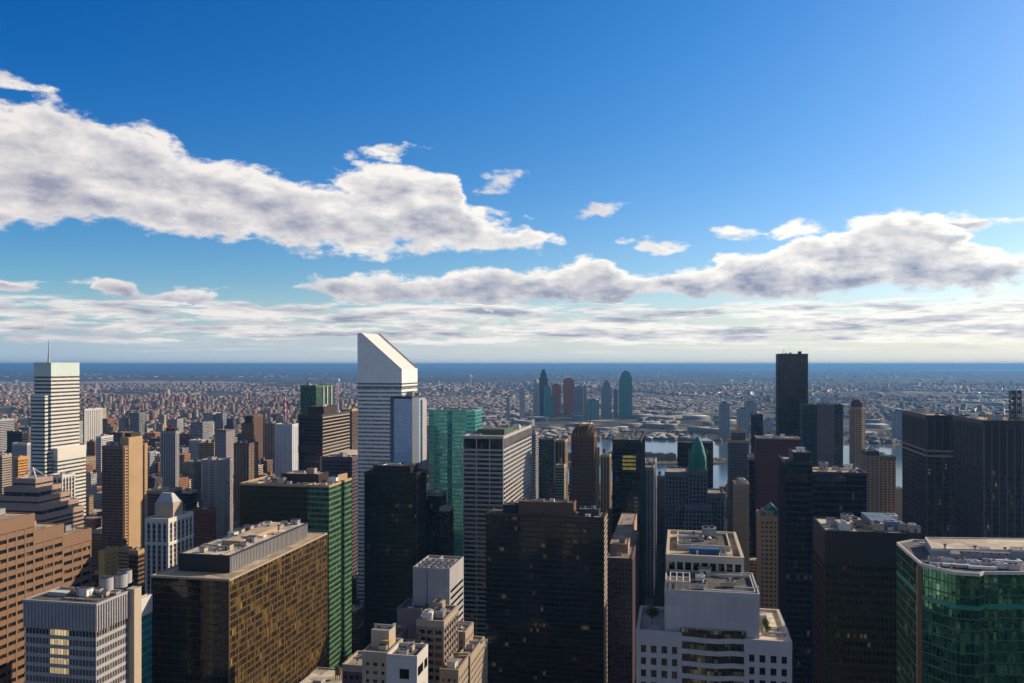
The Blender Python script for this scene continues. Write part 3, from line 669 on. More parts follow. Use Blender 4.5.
# --- tan slab with balconies
X0, X1, Y0, Y1, h = plan(102.5, 127, 770, 447, dep=40)
Y1 = X1/math.tan(az(147))
r_, q_ = tower('apartment_tower', 'tan brick apartment tower with a shaded brown front and a taller blank central shaft', 102.5, 123, 770, 447, S(g_grey, fh=3.1, band=(wall('shaded_tan_brick', (.2, .115, .075)), 1.5, .5), pier=(w_brk, 6, .9, .3)), xs=147, cat='apartment tower')  # front brick coloured brown to carry its shade
X0, X1, Y0, Y1, h = q_
boxpart('elevator_shaft', r_, X1-9, X1+.9, Y0+8, Y0+(Y1-Y0)*.78, 0, h+9, w_tanb, grav)
boxpart('side_wall', r_, X1-1, X1+.62, Y0+.6, Y0+3.4, 0, h, w_tanb, grav); boxpart('side_wall', r_, X1-1, X1+.62, Y1-4.5, Y1-.3, 0, h, w_tanb, grav)  # tan sheets added to keep the sunlit side lighter than the front
boxpart('shaft_cap', r_, X1-8, X1-1, Y0+14, Y0+30, h+9.01, h+13, w_dbrn, rdark)
mb = MB(); mb.box(0, 1.5, 0, 5.5, 0, 1.1); mb.box(0, 1.5, 0, .1, 1.1, 3.0); bal = mb.mesh('balcony', [w_tanb])
for k_ in range(44):
    for yy in (Y0+1, Y1-6.5): link('balcony', bal, r_, (X1-r_.location.x, yy-r_.location.y, h-3.1*(k_+1)))
# --- mid-distance, left of the slanted tower
r_, q_ = tower('apartment_tower', 'narrow blue-grey ribbed tower carrying a small red roof sign', 161, 175.5, 1060, 432, S(g_grey, fh=3.1, band=(w_gry, 1.1, .2), pier=(w_lgry, 3.5, 1.4, .6)), xs=178.5, cat='apartment tower', nclut=2)
m_red = plain('red_sign_paint', (.7, .03, .03), .4)
boxpart('roof_hut', r_, q_[0]+5, q_[1]-3, q_[2]+4, q_[2]+12, q_[4], q_[4]+5, w_dbrn, rdark); boxpart('roof_sign', r_, q_[0]+10, q_[0]+15, q_[2]+3.2, q_[2]+3.8, q_[4]+3, q_[4]+9, m_red)
# cylinder-cornered tower
X0, X1, Y0, Y1, h = plan(200, 221, 900, 461, dep=26)
w_ = X1-X0; p = [(X0, Y0+3), (X0+3, Y0), (X0+w_*.45, Y0-1.2)]+[(X1-7+7*math.sin(q), Y0+6-7*math.cos(q)) for q in np.linspace(0, math.pi/2, 6)]+[(X1, Y1), (X0, Y1)]
custom('apartment_tower', 'grey tower with a rounded pale corner and curved roof edge', p, h, S(g_blackw, fh=3.1, band=(w_gry, .8, .1), pier=(w_lgry, 2.6, 1.2, .3), ph=1.5), 'apartment tower', nclut=3, seed=5)
tower('apartment_tower', 'boxy grey tower with a blank tan lit side, behind the rounded grey tower', 215, 226, 1290, 430.5, S(w_gry, fh=3.1, band=(w_pur, 1.3, .15), ph=1, cname='wall'), xs=235, cat='apartment tower', nclut=2)
r_, q_ = tower('apartment_tower', 'brown brick tower with a taller dark setback top and a pale lit side', 234, 249, 1000, 444, S(g_grey, fh=3.1, band=(w_pur, 1.5, .2), pier=(w_tanb, 4, .9, .3)), xs=258, cat='apartment tower', nclut=2)
X0, X1, Y0, Y1, h = q_
facade(r_, rectp(X0+2, X1-2, Y0+16, Y1-4), h, h+24, S(g_grey, fh=3.1, band=(w_brk, 1.5, .2), ph=1), register=False); facade(r_, rectp(X0+6, X1-4, Y0+20, Y1-7), h+24, h+33, S(w_dbrn, cname='wall'), register=False)
tower('apartment_tower', 'slim dark tower with a cream lit side left of the white striped tower', 246, 254, 1400, 416, S(w_dbrn, fh=3.1, band=(w_brk, 1.6, .15), cname='wall'), xs=263, cat='apartment tower', nclut=1)
tower('apartment_tower', 'wide tan apartment block behind the white striped tower', 262, 284, 1550, 424, S(g_grey, fh=3.1, band=(w_brk, 1.7, .2), pier=(w_tanb, 6, 2, .3)), xs=290, cat='apartment tower', nclut=2)
tower('apartment_tower', 'white tower with vertical blue glass stripes between blank white piers', 275, 292, 1040, 425, S(g_blue, fh=3.2, band=(w_white, .7, .1), pier=(wall('white_brick', (.56, .57, .6), .06), 6.2, 3.6, .6), top=w_white), xs=298.5, cat='apartment tower', nclut=3)
# green glass tower with balconies
r_, q_ = tower('apartment_tower', 'green glass tower with white balcony stripes behind the dark banded block', 300.5, 316, 1240, 386, S(g_green, fh=3.2, band=(w_dgrn, .9, .2), mull=(w_dgrn, 3, .2, .15)), xs=334.5, cat='apartment tower', nclut=2)
X0, X1, Y0, Y1, h = q_
for f_ in (.35, .55, .78): boxpart('white_fin', r_, X1-.3, X1+1.6, Y0+(Y1-Y0)*f_, Y0+(Y1-Y0)*f_+2.6, 0, h-1, w_white)
# dark banded block
r_, q_ = tower('office_tower', 'dark brown block with pale horizontal bands along its lit side', 298.5, 322, 900, 415.5, S(g_black, fh=3.9, band=(w_char, 1.2, .25), mull=(w_blk, 1.6, .14, .18), mech=((.79, 8),), mechm=w_dbrn), xs=349.5, nclut=2, pent=((.25, .95, .1, .55, 9, w_dbrn),))
X0, X1, Y0, Y1, h = q_
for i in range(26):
    if h-i*3.9-3 > 60: boxpart('painted_sun_band', r_, X1+.3, X1+.75, Y0+1, Y1-1, h-i*3.9-3.2, h-i*3.9-1.9, w_lime)  # pale strips on the sunlit side only, sunlight put into their colour
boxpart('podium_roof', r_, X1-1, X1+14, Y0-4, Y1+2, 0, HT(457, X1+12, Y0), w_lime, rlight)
tower('office_tower', 'low grey banded block at the foot of the slanted tower', 322, 352, 850, 458, S(g_grey, fh=3.8, band=(w_pur, 1.6, .3), mull=(w_char, 3, .2, .1)), dep=18, nclut=3)
tower('apartment_tower', 'brown brick tower between the dark banded block and the slanted tower', 344, 352, 1150, 410, S(g_grey, fh=3.1, band=(w_brk, 1.6, .2), top=w_tanb), xs=358, cat='apartment tower', nclut=2)
# --- green glass slab with chamfered corner
Y0 = 560; X1 = PX(329, Y0); XA = PX(240, Y0); XB = PX(305, Y0); h = HT(487, X1, Y0)
Ya = Y0; XcY = Y0+13
Y1 = X1/math.tan(az(351.5)); yn = X1/math.tan(az(341)); yn2 = X1/math.tan(az(344.5))
Y0b = Y0+2
root = thing('office_tower', 'dark olive glass slab with a bright green lit side and cluttered tan roof', ((XA+X1)/2, (Y0+Y1)/2, 0))
facade(root, [(XA, Y0), (XB, Y0), (XB+1.2, Y0+1.6), (XB+1.2, Y1), (XA, Y1)], 0, h, S(g_olive, fh=3.9, band=(wall('olive_spandrel', (.03, .034, .014), .1, .3, False), 1.5, .06), mull=(wall('olive_spandrel', (.03, .034, .014)), 1.6, .1, .12), top=w_tanb, ph=.5), roofmat('tan_roof', (.42, .34, .25)))
st = S(g_green, fh=3.9, band=(w_grst, 1.3, .1), mull=(w_grst, 1.6, .12, .16), top=w_tanb, ph=.5)
facade(root, [(XB+1.4, Y0+1), (X1, Y0), (X1, yn), (X1-3, yn+.01), (X1-3, yn2), (X1, yn2+.01), (X1, Y1), (XB+1.4, Y1)], 0, h, st, roofmat('tan_roof', (.42, .34, .25)))
rimmed('mechanical_penthouse', root, XA+25, XB+4, Y0+14, Y1-10, h, h+6, w_dbrn, rlight); boxpart('roof_screen', root, XB+8, X1-4, Y0+22, Y1-12, h, h+3.5, w_alu, rblue)
clutter(root, (XA, X1, Y0+1, Y0+15), h, 10, 3); clutter(root, (XA+2, XA+24, Y0+14, Y1), h, 7, 4); clutter(root, (XA+26, XB+3, Y0+15, Y1-11), h+6, 6, 9)
mb = MB(); mb.prism([(XB+14-root.location.x, Y1-16-root.location.y), (X1-2-root.location.x, Y1-3-root.location.y), (X1-3-root.location.x, Y1-2-root.location.y), (XB+13-root.location.x, Y1-14-root.location.y)], h, h+5, 0); link('roof_screen', mb.mesh('roof_screen', [w_tanb]), root)
# --- bronze slab
Y0 = 1.45*274; X1 = PX(229, Y0); X0 = PX(152, Y0); Y1 = Y0+1.45*84; h = 3.75*round(HT(577, X1, Y0)/3.75)
root = thing('office_tower', 'long bronze slab, shaded dark front and golden glowing side, with silver louvred penthouse', ((X0+X1)/2, (Y0+Y1)/2, 0))
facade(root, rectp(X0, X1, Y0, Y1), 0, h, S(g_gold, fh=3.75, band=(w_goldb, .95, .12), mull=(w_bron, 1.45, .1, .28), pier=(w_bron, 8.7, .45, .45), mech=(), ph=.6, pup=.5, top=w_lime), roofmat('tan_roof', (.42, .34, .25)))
# dark glass laid over the front, its shade put into the colour
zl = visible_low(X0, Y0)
boxpart('front_glazing', root, X0+.05, X1-.3, Y0-.75, Y0-.5, zl, h-.7, glass('shaded_front_glass', K((0, (.012, .010, .005)), (.5, (.022, .018, .009)), (.85, (.05, .04, .018))), 1.45, 3.75, 0, .06, .010, .5, .6))
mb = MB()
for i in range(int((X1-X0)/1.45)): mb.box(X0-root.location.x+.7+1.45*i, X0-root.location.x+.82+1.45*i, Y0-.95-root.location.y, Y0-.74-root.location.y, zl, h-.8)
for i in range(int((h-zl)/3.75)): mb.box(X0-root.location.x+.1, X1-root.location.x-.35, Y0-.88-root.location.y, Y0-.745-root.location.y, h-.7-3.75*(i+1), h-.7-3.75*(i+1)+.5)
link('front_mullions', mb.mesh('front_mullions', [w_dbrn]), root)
p0, p1, p2, p3 = X0+7, X1-7.5, Y0+14, X1/math.tan(az(318))
hp = HT(556, X1-7.5, Y0+14)
facade(root, rectp(p0, p1, p2, p3), h, hp, S(w_alu if False else wall('louvre_grey', (.26, .25, .25), .06, .6), mull=(wall('louvre_fin', (.36, .35, .34), .05, .5), 1.7, .35, .4), cname='penthouse_louvres', ph=.5, pup=.3, top=m_dark), roofmat('pale_roof', (.5, .46, .40)), register=False)
boxpart('penthouse_front', root, p0-.2, p1+.2, p2-.9, p2-.55, h, hp+.2, w_blk)
boxpart('penthouse_ridge', root, p0+10, p1-8, p2+26, p3-16, hp, hp+2.2, w_tanb, roofmat('tan_roof', (.42, .34, .25)))
clutter(root, (p0, p1, p2, p2+32), hp, 26, 11); clutter(root, (p0, p1, p2+30, p3), hp+.0, 16, 12)
# --- grey white block bottom left
Y0 = 339; X1 = PX(96, Y0); X0 = PX(26, Y0); Y1 = X1/math.tan(az(127)); h = HT(604, X1, Y0)
root = thing('office_tower', 'pale grey concrete block with a ribbed blank top storey and open plant roof', ((X0+X1)/2, (Y0+Y1)/2, 0))
g_off = glass('grey_office_glass', K((0, (.02, .022, .026)), (.6, (.05, .05, .05)), (.9, (.16, .14, .1))), 1.5, 3.8, .0, .15)
hz0 = h-12.5
facade(root, rectp(X0, X1, Y0, Y1), 0, hz0, S(g_off, fh=4.35, band=(w_lgry, 1.65, .35), pier=(w_lgry, 1.75, .3, .2), win=(g_off, m_metal)), parapet=False)
facade(root, rectp(X0-.4, X1+.4, Y0-.4, Y1+.4), hz0, h, S(w_lgry, pier=(w_lgry, 1.75, .55, .55), cname='wall', ph=.7, pup=.3), rdark)
boxpart('stair_tower', root, X1-1, X1+3.5, Y1+.5, Y1+6, 0, h+1, wall('cream_concrete', (.44, .37, .28)), grav)
boxpart('cooling_deck', root, X0+5, X0+14, Y0+8, Y1-10, h, h+1.8, m_metal, m_white)
for i in range(3):
    mb = MB(); mb.cyl(0, 0, 3.0, 0, 6.2, 20, 0, capmat=1); mb.cyl(0, 0, 2.5, 6.2, 6.6, 20, 1); o = link('cooling_drum', mb.mesh('drum', [w_lgry, m_dark]), root, (X1-11-root.location.x+(i % 2)*2.5, Y0+22+7*i-root.location.y, h))
clutter(root, (X0+14, X1, Y0, Y0+20), h, 7, 21); clutter(root, (X0+4, X1, Y1-14, Y1), h, 5, 22)
def glowing_panes(name, base, em, cw, ch, st_):
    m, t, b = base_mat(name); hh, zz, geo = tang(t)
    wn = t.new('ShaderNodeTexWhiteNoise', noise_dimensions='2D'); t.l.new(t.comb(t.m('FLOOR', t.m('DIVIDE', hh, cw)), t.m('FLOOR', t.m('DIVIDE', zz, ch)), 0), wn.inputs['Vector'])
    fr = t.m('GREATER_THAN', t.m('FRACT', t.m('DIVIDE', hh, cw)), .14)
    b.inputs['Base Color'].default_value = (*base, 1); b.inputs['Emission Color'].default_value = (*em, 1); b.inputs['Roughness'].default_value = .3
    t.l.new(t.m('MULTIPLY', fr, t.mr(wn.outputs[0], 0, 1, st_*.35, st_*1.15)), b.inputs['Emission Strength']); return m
m_office = glowing_panes('glare_panes', (.3, .25, .15), (1, .74, .36), 1.55, 9, .55)
for i, z in enumerate(range(5)):       # bay of bright panes, reflected glare put in as emission
    zz_ = hz0-(i+1)*4.35; boxpart('bright_window', root, X0+13, X0+22.5, Y0-.33, Y0-.12, zz_+1.7, zz_+4.3, m_office)
tower('office_building', 'teal glass block under a white banded parapet, beside the pale grey block', 129, 134, 374, 604, S(g_teal, fh=3.9, band=(w_teal, .8, .1), top=w_white, ph=8.0), xs=152, nclut=4, cat='office building', roof=rlight)
# --- brown granite, bottom left, stepping down
Xr = -392
def py_on(px): return Xr/math.tan(az(px))
yA, yB, yC, yD = py_on(-22), py_on(33), py_on(62), py_on(90)
root = thing('office_tower', 'long brown granite building with punched windows and a roofline stepping down', (Xr-30, (yA+yD)/2, 0))
stp = S(g_gold2 := glass('dark_office_glass', K((0, (.012, .013, .015)), (.6, (.03, .028, .024)), (.8, (.12, .09, .05)), (.93, (.3, .22, .10))), 1.5, 3.8, 0, .12), fh=5.6, band=(w_brown, 3.2, .6), pier=(w_brown, 7.6, 1.2, .72), top=w_brown, ph=7.5, pup=.6, cname='glazing')
for i, (ya, yb, pyy, pxx) in enumerate(((yA, yB, 516.5, 33), (yB+.3, yC, 527, 62), (yC+.3, yD, 531, 90))):
    hh = HT(pyy, Xr, py_on(pxx)-8)
    s2 = dict(stp); 
    if i == 0: s2['win'] = (stp['core'], m_dark)
    facade(root, rectp(Xr-60+i*6, Xr-i*.02, ya, yb), 0, hh, s2, roofmat('tan_roof', (.42, .34, .25)))
    clutter(root, (Xr-50, Xr-3, ya, yb), hh, 4, 31+i)
# --- white gothic block
X0, X1, Y0, Y1, h = plan(146.5, 168, 600, 520, xs=192)
root = thing('office_building', 'white terracotta block with tall arched bays and a pale mansard crown', ((X0+X1)/2, (Y0+Y1)/2, 0), 'office building')
w_terr = wall('white_terracotta', (.66, .64, .60), .06, .6)
facade(root, rectp(X0, X1, Y0, Y1), 0, h, S(g_grey, fh=4.0, band=(wall('grey_terracotta', (.34, .33, .32)), .8, .15), pier=(w_terr, 5.2, 1.9, .8), top=w_terr, ph=2.5))
boxpart('cornice', root, X0-1.1, X1+1.1, Y0-1.1, Y1+1.1, h-20, h-17.5, w_terr)
boxpart('upper_block', root, X0+2, X1-.8, Y0+8, Y1-12, h, h+12, wall('cream_concrete', (.44, .37, .28)), grav)
lx, ly = root.location.x, root.location.y; mb = MB(); mb.prism([(p[0]-lx, p[1]-ly) for p in rectp(X0+2.5, X1-1.2, Y0+8.5, Y1-14)], h+12, h+19, 0, [(p[0]-lx, p[1]-ly) for p in rectp(X0+5, X1-5, Y0+12, Y1-18)])
link('mansard_roof', mb.mesh('mansard', [wall('lead_roof', (.42, .44, .47), .1, .5)]), root); water_tank(root, X1-5, Y1-5, h)
tower('apartment_building', 'red-brown brick block with a lit red side right of the white arched block', 191, 208, 690, 511, S(g_grey, fh=3.1, band=(w_redb, 1.6, .2), pier=(w_redb, 3, 1.2, .25)), xs=216, cat='apartment building', wt=1)
tower('apartment_building', 'dark block with a cream roof terrace behind the white arched block', 143, 166, 850, 492, S(g_grey, fh=3.4, band=(w_pur, 1.8, .2), top=w_lime), xs=182, cat='apartment building', roof=rlight)
tower('apartment_building', 'dark purple block with a bright white roof edge near the rounded tower', 180, 191, 900, 492, S(g_blackw, fh=3.3, band=(w_char, 1.5, .2), top=w_white), xs=197, cat='apartment building')
tower('apartment_building', 'small yellow gabled brick house-top between the tan slab and bronze slab', 99, 104, 640, 552, S(g_grey, fh=3.4, band=(wall('yellow_brick', (.5, .36, .13), .1), 2.0, .2), pier=(wall('yellow_brick', (.5, .36, .13)), 3, 1.6, .25)), xs=118, cat='apartment building', wt=1)
tower('apartment_building', 'slim dark block with orange lit edge below the white arched block', 129, 138, 560, 552, S(g_blackw, fh=3.4, band=(w_brk, 1.9, .2), top=w_tanb), xs=144, cat='apartment building')
tower('apartment_building', 'orange-brown brick block with a terrace left of the pale grey block', 119, 128, 690, 549, S(g_grey, fh=3.3, band=(w_tanb, 1.9, .2)), xs=132, cat='apartment building', wt=1)
# --- far left odds
tower('hospital', 'bright white hospital block right of the masted tower', 83, 84.5, 1680, 409.5, S(g_grey, fh=4, band=(w_white, 1.4, .3), pier=(w_white, 7, 3, .5), top=w_white), xs=102, cat='hospital')
tower('apartment_building', 'stepped white building in front of the white hospital block', 96, 101, 1350, 437, S(g_grey, fh=3.2, band=(w_white, 1.8, .3), top=w_white), xs=113, cat='apartment building')
tower('apartment_tower', 'pale grey tower at the left edge of the view', -8, 0, 1350, 420, S(g_grey, fh=3.2, band=(w_lgry, 1.6, .3), top=w_lgry), xs=14, cat='apartment tower')
tower('apartment_tower', 'dark navy tower with a blue-white roof sign left of the masted tower', 7, 22, 1080, 432, S(g_blackw, fh=3.4, band=(w_char, 1.2, .2), top=w_char), xs=28, cat='apartment tower')
tower('apartment_tower', 'slim white-edged slab just left of the masted tower', 12, 27, 960, 444, S(wall('blue_grey_panel', (.25, .27, .34)), fh=3.4, band=(w_gry, 1.2, .12), cname='wall', top=w_white), xs=32, cat='apartment tower')
tower('apartment_tower', 'orange lit stepped tower above the truss-topped brown tower', 14, 18, 860, 458, S(g_grey, fh=3.2, band=(wall('orange_brick', (.55, .27, .07)), 1.9, .3), top=wall('orange_brick', (.55, .27, .07))), xs=28, cat='apartment tower')
tower('apartment_building', 'grey apartment block with a green roof at the left edge', -14, 2, 980, 456, S(g_grey, fh=3.2, band=(w_lime, 1.8, .3)), xs=16, cat='apartment building')
# --- black slab (centre-left)
X0, X1, Y0, Y1, h = plan(364.5, 416.5, 655, 474.5, xs=426)
tower('office_tower', 'black steel and glass slab in front of the slanted white tower', 364.5, 416.5, 655, 474.5, S(g_black, fh=4.0, band=(w_blk, 1.1, .15), mull=(w_dbrn, 1.6, .16, .3), ph=1.0, top=w_blk), xs=426, nclut=0, pent=((.14, .86, .12, .9, 5.5, w_blk),), roof=rdark)
tower('office_tower', 'dark ribbed tower with lit ledges right of the black slab', 425, 441, 700, 494, S(g_black, fh=3.8, band=(w_blk, 1.1, .2), pier=(w_dbrn, 4, .9, .4), top=w_lime), xs=446, nclut=3)
tower('office_tower', 'lower dark ribbed tower step tucked beside the black slab', 440, 449, 680, 509, S(g_black, fh=3.8, band=(w_blk, 1.1, .2), pier=(w_dbrn, 3, .8, .4), top=w_lime), xs=453, nclut=1)
# --- blue glass tower and teal tower
r_, q_ = tower('office_tower', 'slim blue glass tower with a white lit edge, overlapping the slanted tower', 391, 411.5, 715, 397.5, S(g_blue, fh=3.8, band=(wall('blue_spandrel', (.36, .47, .62), .05, .3, False), .8, .08), mull=(wall('blue_spandrel', (.36, .47, .62)), 1.5, .12, .1), top=w_char, ph=1.2), xs=425, nclut=3)
X0, X1, Y0, Y1, h = q_
boxpart('dark_corner', r_, X1-.2, X1+.5, Y0+.5, Y0+(Y1-Y0)*.5, 0, h-.5, wall('steel_blue_dark', (.12, .15, .19))); boxpart('white_edge', r_, X1-1, X1+1.6, Y0+(Y1-Y0)*.68, Y1+.2, 0, h-3, w_lgry)
boxpart('dark_corner', r_, X0-.6, X0+2.5, Y0-.55, Y0+6, 0, h-.4, wall('steel_blue_dark', (.12, .15, .19)))
Y0 = 850; X0, X1 = PX(426, Y0), PX(473, Y0); h = HT(411, (X0+X1)/2, Y0); ww = X1-X0
p = [(X0, Y0+10), (X0+8, Y0+2), (X0+ww*.46, Y0), (X0+ww*.54, Y0+3), (X0+ww*.85, Y0), (X1, Y0+8), (X1, Y0+40), (X0, Y0+40)]
custom('office_tower', 'teal green faceted tower between the blue glass tower and the white banded slab', p, h, S(g_teal, fh=4.0, band=(w_teal, 1.3, .12), mull=(w_teal, 3.0, .25, .2), top=w_teal, ph=1.5, mech=((.63, 2.5),)), nclut=4, seed=8, roof=rdark)
# --- white banded slab
r_, q_ = tower('office_tower', 'tall slab with white concrete bands and three dark plant openings under its roof', 463.5, 503, 697, 437.5, S(g_black, fh=3.85, band=(wall('white_concrete', (.40, .385, .375), .06), 1.55, .5), pier=(wall('white_concrete', (.40, .385, .375)), 10.2, .9, .35), ph=1.3, skip=(0, 1), top=wall('white_concrete', (.40, .385, .375))), xs=531, nclut=10, roof=roofmat('tan_roof', (.42, .34, .25)))
X0, X1, Y0, Y1, h = q_
mb = MB(); n = 26
for i in range(n+1): y = Y0+(Y1-Y0-1)*i/n; mb.box(X1-r_.location.x-.2, X1-r_.location.x+.55, y-r_.location.y, y-r_.location.y+1.2, h-7.7, h-.5)
link('roof_colonnade', mb.mesh('colonnade', [MATS['white_concrete']]), r_)
rimmed('cooling_enclosure', r_, X0+6, X1-4, Y0+25, Y0+70, h, h+4, w_dgrn, rdark)
# --- ornate brown spire tower
X0, X1, Y0, Y1, h = plan(572, 593.5, 830, 437, xs=598)
Y1 = Y0+30
root = thing('office_tower', 'brown brick tower with a jagged gothic crown of stone spikes', ((X0+X1)/2, (Y0+Y1)/2, 0))
facade(root, rectp(X0, X1, Y0, Y1), 0, h, S(g_grey, fh=3.8, band=(wall('dusky_brick', (.15, .095, .06), .15), 1.6, .15), pier=(wall('dusky_brick', (.15, .095, .06)), 2.7, 1.2, .7), ph=1))
lx, ly = root.location.x, root.location.y
for ring_, (ins, n_, hh_) in enumerate(((.3, 8, 9), (3, 6, 14), (6, 4, 17))):
    for i in range(n_):
        for (ax, ay) in ((i/(n_-1), 0), (1, i/(n_-1)), (i/(n_-1), 1), (0, i/(n_-1))):
            x = X0+ins+(X1-X0-2*ins)*ax-lx; y = Y0+ins+(Y1-Y0-2*ins)*ay-ly
            if (i in (0, n_-1)) and ax in (0, 1) and ay in (0, 1) and (ax, ay) != (0, 0) and i == 0: continue
            s_ = 1.1 if ring_ else .8; z1_ = h-.5+.85*hh_*(.75+.25*((i*7+ring_) % 3)/2)
            mb = MB(); mb.box(-s_, s_, -s_, s_, h-.2, z1_-4, 0); mb.prism([(-s_, -s_), (s_, -s_), (s_, s_), (-s_, s_)], z1_-4, z1_, 0, [(-.1, -.1), (.1, -.1), (.1, .1), (-.1, .1)])
            link('stone_spike', mb.mesh('spike', [wall('buff_terracotta', (.27, .17, .085), .1) if ring_ != 1 else MATS['dusky_brick']]), root, (x, y, 0))
facade(root, rectp(X0+5, X1-5, Y0+5, Y1-5), h, h+9, S(wall('dusky_brick', (.15, .095, .06)), pier=(w_brk, 2.2, .8, .5), cname='wall'), register=False)
facade(root, rectp(X0-3.5, X0-.1, Y0+6, Y1), 0, h-30, S(g_grey, fh=3.8, band=(w_tanb, 1.6, .1)), register=False); facade(root, rectp(X1+.1, X1+3, Y0+8, Y1), 0, h-14, S(wall('sunlit_brick', (.5, .27, .11)), fh=3.8, band=(w_tanb, 2.6, .1), top=w_tanb, cname='wall'), register=False)  # right wing coloured orange for the sunlight along that edge
# --- big black slab in the middle
X0, X1, Y0, Y1, h = plan(486, 603.5, 535, 520, dep=28)
r_, q_ = tower('office_tower', 'broad black glass slab with a brown plant storey standing at the picture centre', 486, 603.5, 600, 519, S(g_black, fh=3.8, band=(w_dbrn, 1.0, .12), mull=(w_dbrn, 1.5, .14, .24), ph=.8, top=w_dbrn), dep=28, nclut=7, roof=rdark, pent=((.26, .74, .3, .8, 8.5, w_brk), (.12, .24, .4, .8, 5, w_blk), (.78, .95, .35, .75, 4, w_char)))
X0, X1, Y0, Y1, h = q_
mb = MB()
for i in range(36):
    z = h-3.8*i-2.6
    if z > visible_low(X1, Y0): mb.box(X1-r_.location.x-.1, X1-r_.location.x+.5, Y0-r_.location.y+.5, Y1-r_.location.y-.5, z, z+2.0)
link('painted_sun_spandrels', mb.mesh('painted_sun_spandrels', [w_lime]), r_)  # sunlight on the right edge put in as pale strips
tower('apartment_tower', 'broad dark slab on the near river bank, right of the white banded slab', 536, 554, 1180, 440, S(g_blackw, fh=3.3, band=(w_char, 1.5, .2), top=w_char), dep=24, cat='apartment tower', nclut=2, roof=rdark)
tower('apartment_tower', 'tan edged brown slab behind the gothic spike tower, left side', 555.5, 565, 1200, 441, S(g_grey, fh=3.3, band=(w_brk, 1.7, .2), pier=(w_tanb, 5, 1.2, .3), top=w_tanb), dep=30, cat='apartment tower', nclut=2, roof=grav)
tower('apartment_tower', 'slim grey slab touching the right edge of the white banded slab', 530.5, 535.5, 1120, 433, S(g_grey, fh=3.3, band=(w_gry, 1.6, .2)), dep=24, cat='apartment tower', nclut=1)
tower('apartment_building', 'brown apartment block between the gothic spike tower and the tower with lit floors', 600.5, 609.5, 1150, 456, S(g_grey, fh=3.3, band=(w_brk, 1.7, .2), pier=(w_tanb, 4, 1.2, .3), top=w_tanb), dep=26, cat='apartment building', nclut=1, wt=1)
tower('apartment_building', 'low beige block at the foot of the brown slab behind the gothic spike tower', 556, 564, 980, 466, S(g_grey, fh=3.3, band=(w_lime, 1.7, .2)), dep=20, cat='apartment building', nclut=1, wt=1)
# --- pale slab and its neighbours (bottom centre-left)
X0, X1, Y0, Y1, h = plan(412.5, 449.6, 430, 571, xs=463.6)
root = thing('office_tower', 'blank lavender-grey slab end with a roof full of fans, left of the centre', ((X0+X1)/2, (Y0+Y1)/2, 0))
xm = X0+(X1-X0)*.42
w_slab = panels('jointed_grey_concrete', (.35, .34, .35), 5.5, 3.6, .06, .85, .82)
facade(root, rectp(X0, xm-.3, Y0+.7, Y1), 0, h, S(w_slab, cname='wall', ph=1)); facade(root, rectp(xm-.2, X1, Y0, Y1), 0, h, S(w_slab, cname='wall', ph=1))
boxpart('recess', root, xm-.6, xm+.1, Y0+.2, Y0+1.2, 0, h-.2, w_char)
mb = MB()
for i in range(30): mb.box(X1-root.location.x-.1, X1-root.location.x+.25, Y0+2-root.location.y, Y1-2-root.location.y, h-12-3.6*i, h-12-3.6*i+1.3)
link('window_strips', mb.mesh('strips', [g_blackw]), root)
for i in range(5):
    for j in range(3):
        mb = MB(); mb.cyl(0, 0, 1.3, 0, 1.8, 12, 0, capmat=1); link('roof_fan', mb.mesh('fan', [m_metal, m_dark]), root, (X0+3+i*3.6-root.location.x, Y0+5+j*6-root.location.y, h))
# banded office block with pale piers
X0, X1, Y0, Y1, h = plan(420, 437, 400, 622, xs=456)
r_, q_ = tower('office_building', 'brown-grey banded block with black vertical glass strips below the blank slab', 418, 443, 400, 623, S(g_black, fh=3.7, band=(wall('mushroom_stone', (.24, .2, .17)), 1.7, .35), pier=(wall('mushroom_stone', (.24, .2, .17)), 4.2, 1.0, .6), top=w_lime), xs=457, cat='office building', nclut=3, roof=rdark)
tower('office_building', 'low brown stepped block with two roof terraces, left of the banded block', 396, 417, 385, 650, S(g_black, fh=3.7, band=(w_pur, 2.0, .2), pier=(w_pur, 4, 1.2, .3), top=w_lime), xs=424, cat='office building', nclut=2, roof=rdark)
r_, q_ = tower('office_building', 'windowless brown-grey box with a sunken roof terrace', 397, 421, 420, 612, S(wall('taupe_stone', (.22, .19, .19), .06), cname='wall', ph=1.5, pup=1.5, top=wall('taupe_stone', (.22, .19, .19))), xs=431, cat='office building', nclut=1, roof=rdark)
tower('office_building', 'dark taupe block behind the small white penthouse block', 384, 399, 392, 638, S(wall('taupe_stone', (.22, .19, .19)), cname='wall', ph=1.5, pup=1.4), xs=408, cat='office building', nclut=2, roof=rdark)
r_, q_ = tower('apartment_building', 'small white penthouse block with a black window near the bottom edge', 386.5, 417, 330, 660, S(w_white, cname='wall', ph=1.5, pup=1.6), xs=428, cat='apartment building', nclut=3, roof=rdark)
X0, X1, Y0, Y1, h = q_
boxpart('window', r_, X0+5.6, X0+9.6, Y0-.12, Y0+.1, h-8, h-4, g_black); boxpart('window', r_, X1-.1, X1+.12, Y0+1, Y0+8, h-7, h-3.4, g_black); boxpart('window', r_, X1-.1, X1+.12, Y0+10, Y0+14, h-7, h-3.4, g_black)
r_, q_ = tower('apartment_building', 'cream stepped building with roof tanks and a yellow awning at the bottom edge', 363, 388, 345, 655, S(g_grey, fh=3.6, band=(wall('cream_concrete', (.44, .37, .28)), 2.2, .2), pier=(wall('cream_concrete', (.44, .37, .28)), 3.4, 1.8, .3)), xs=402, cat='apartment building', nclut=4, wt=1)
X0, X1, Y0, Y1, h = q_
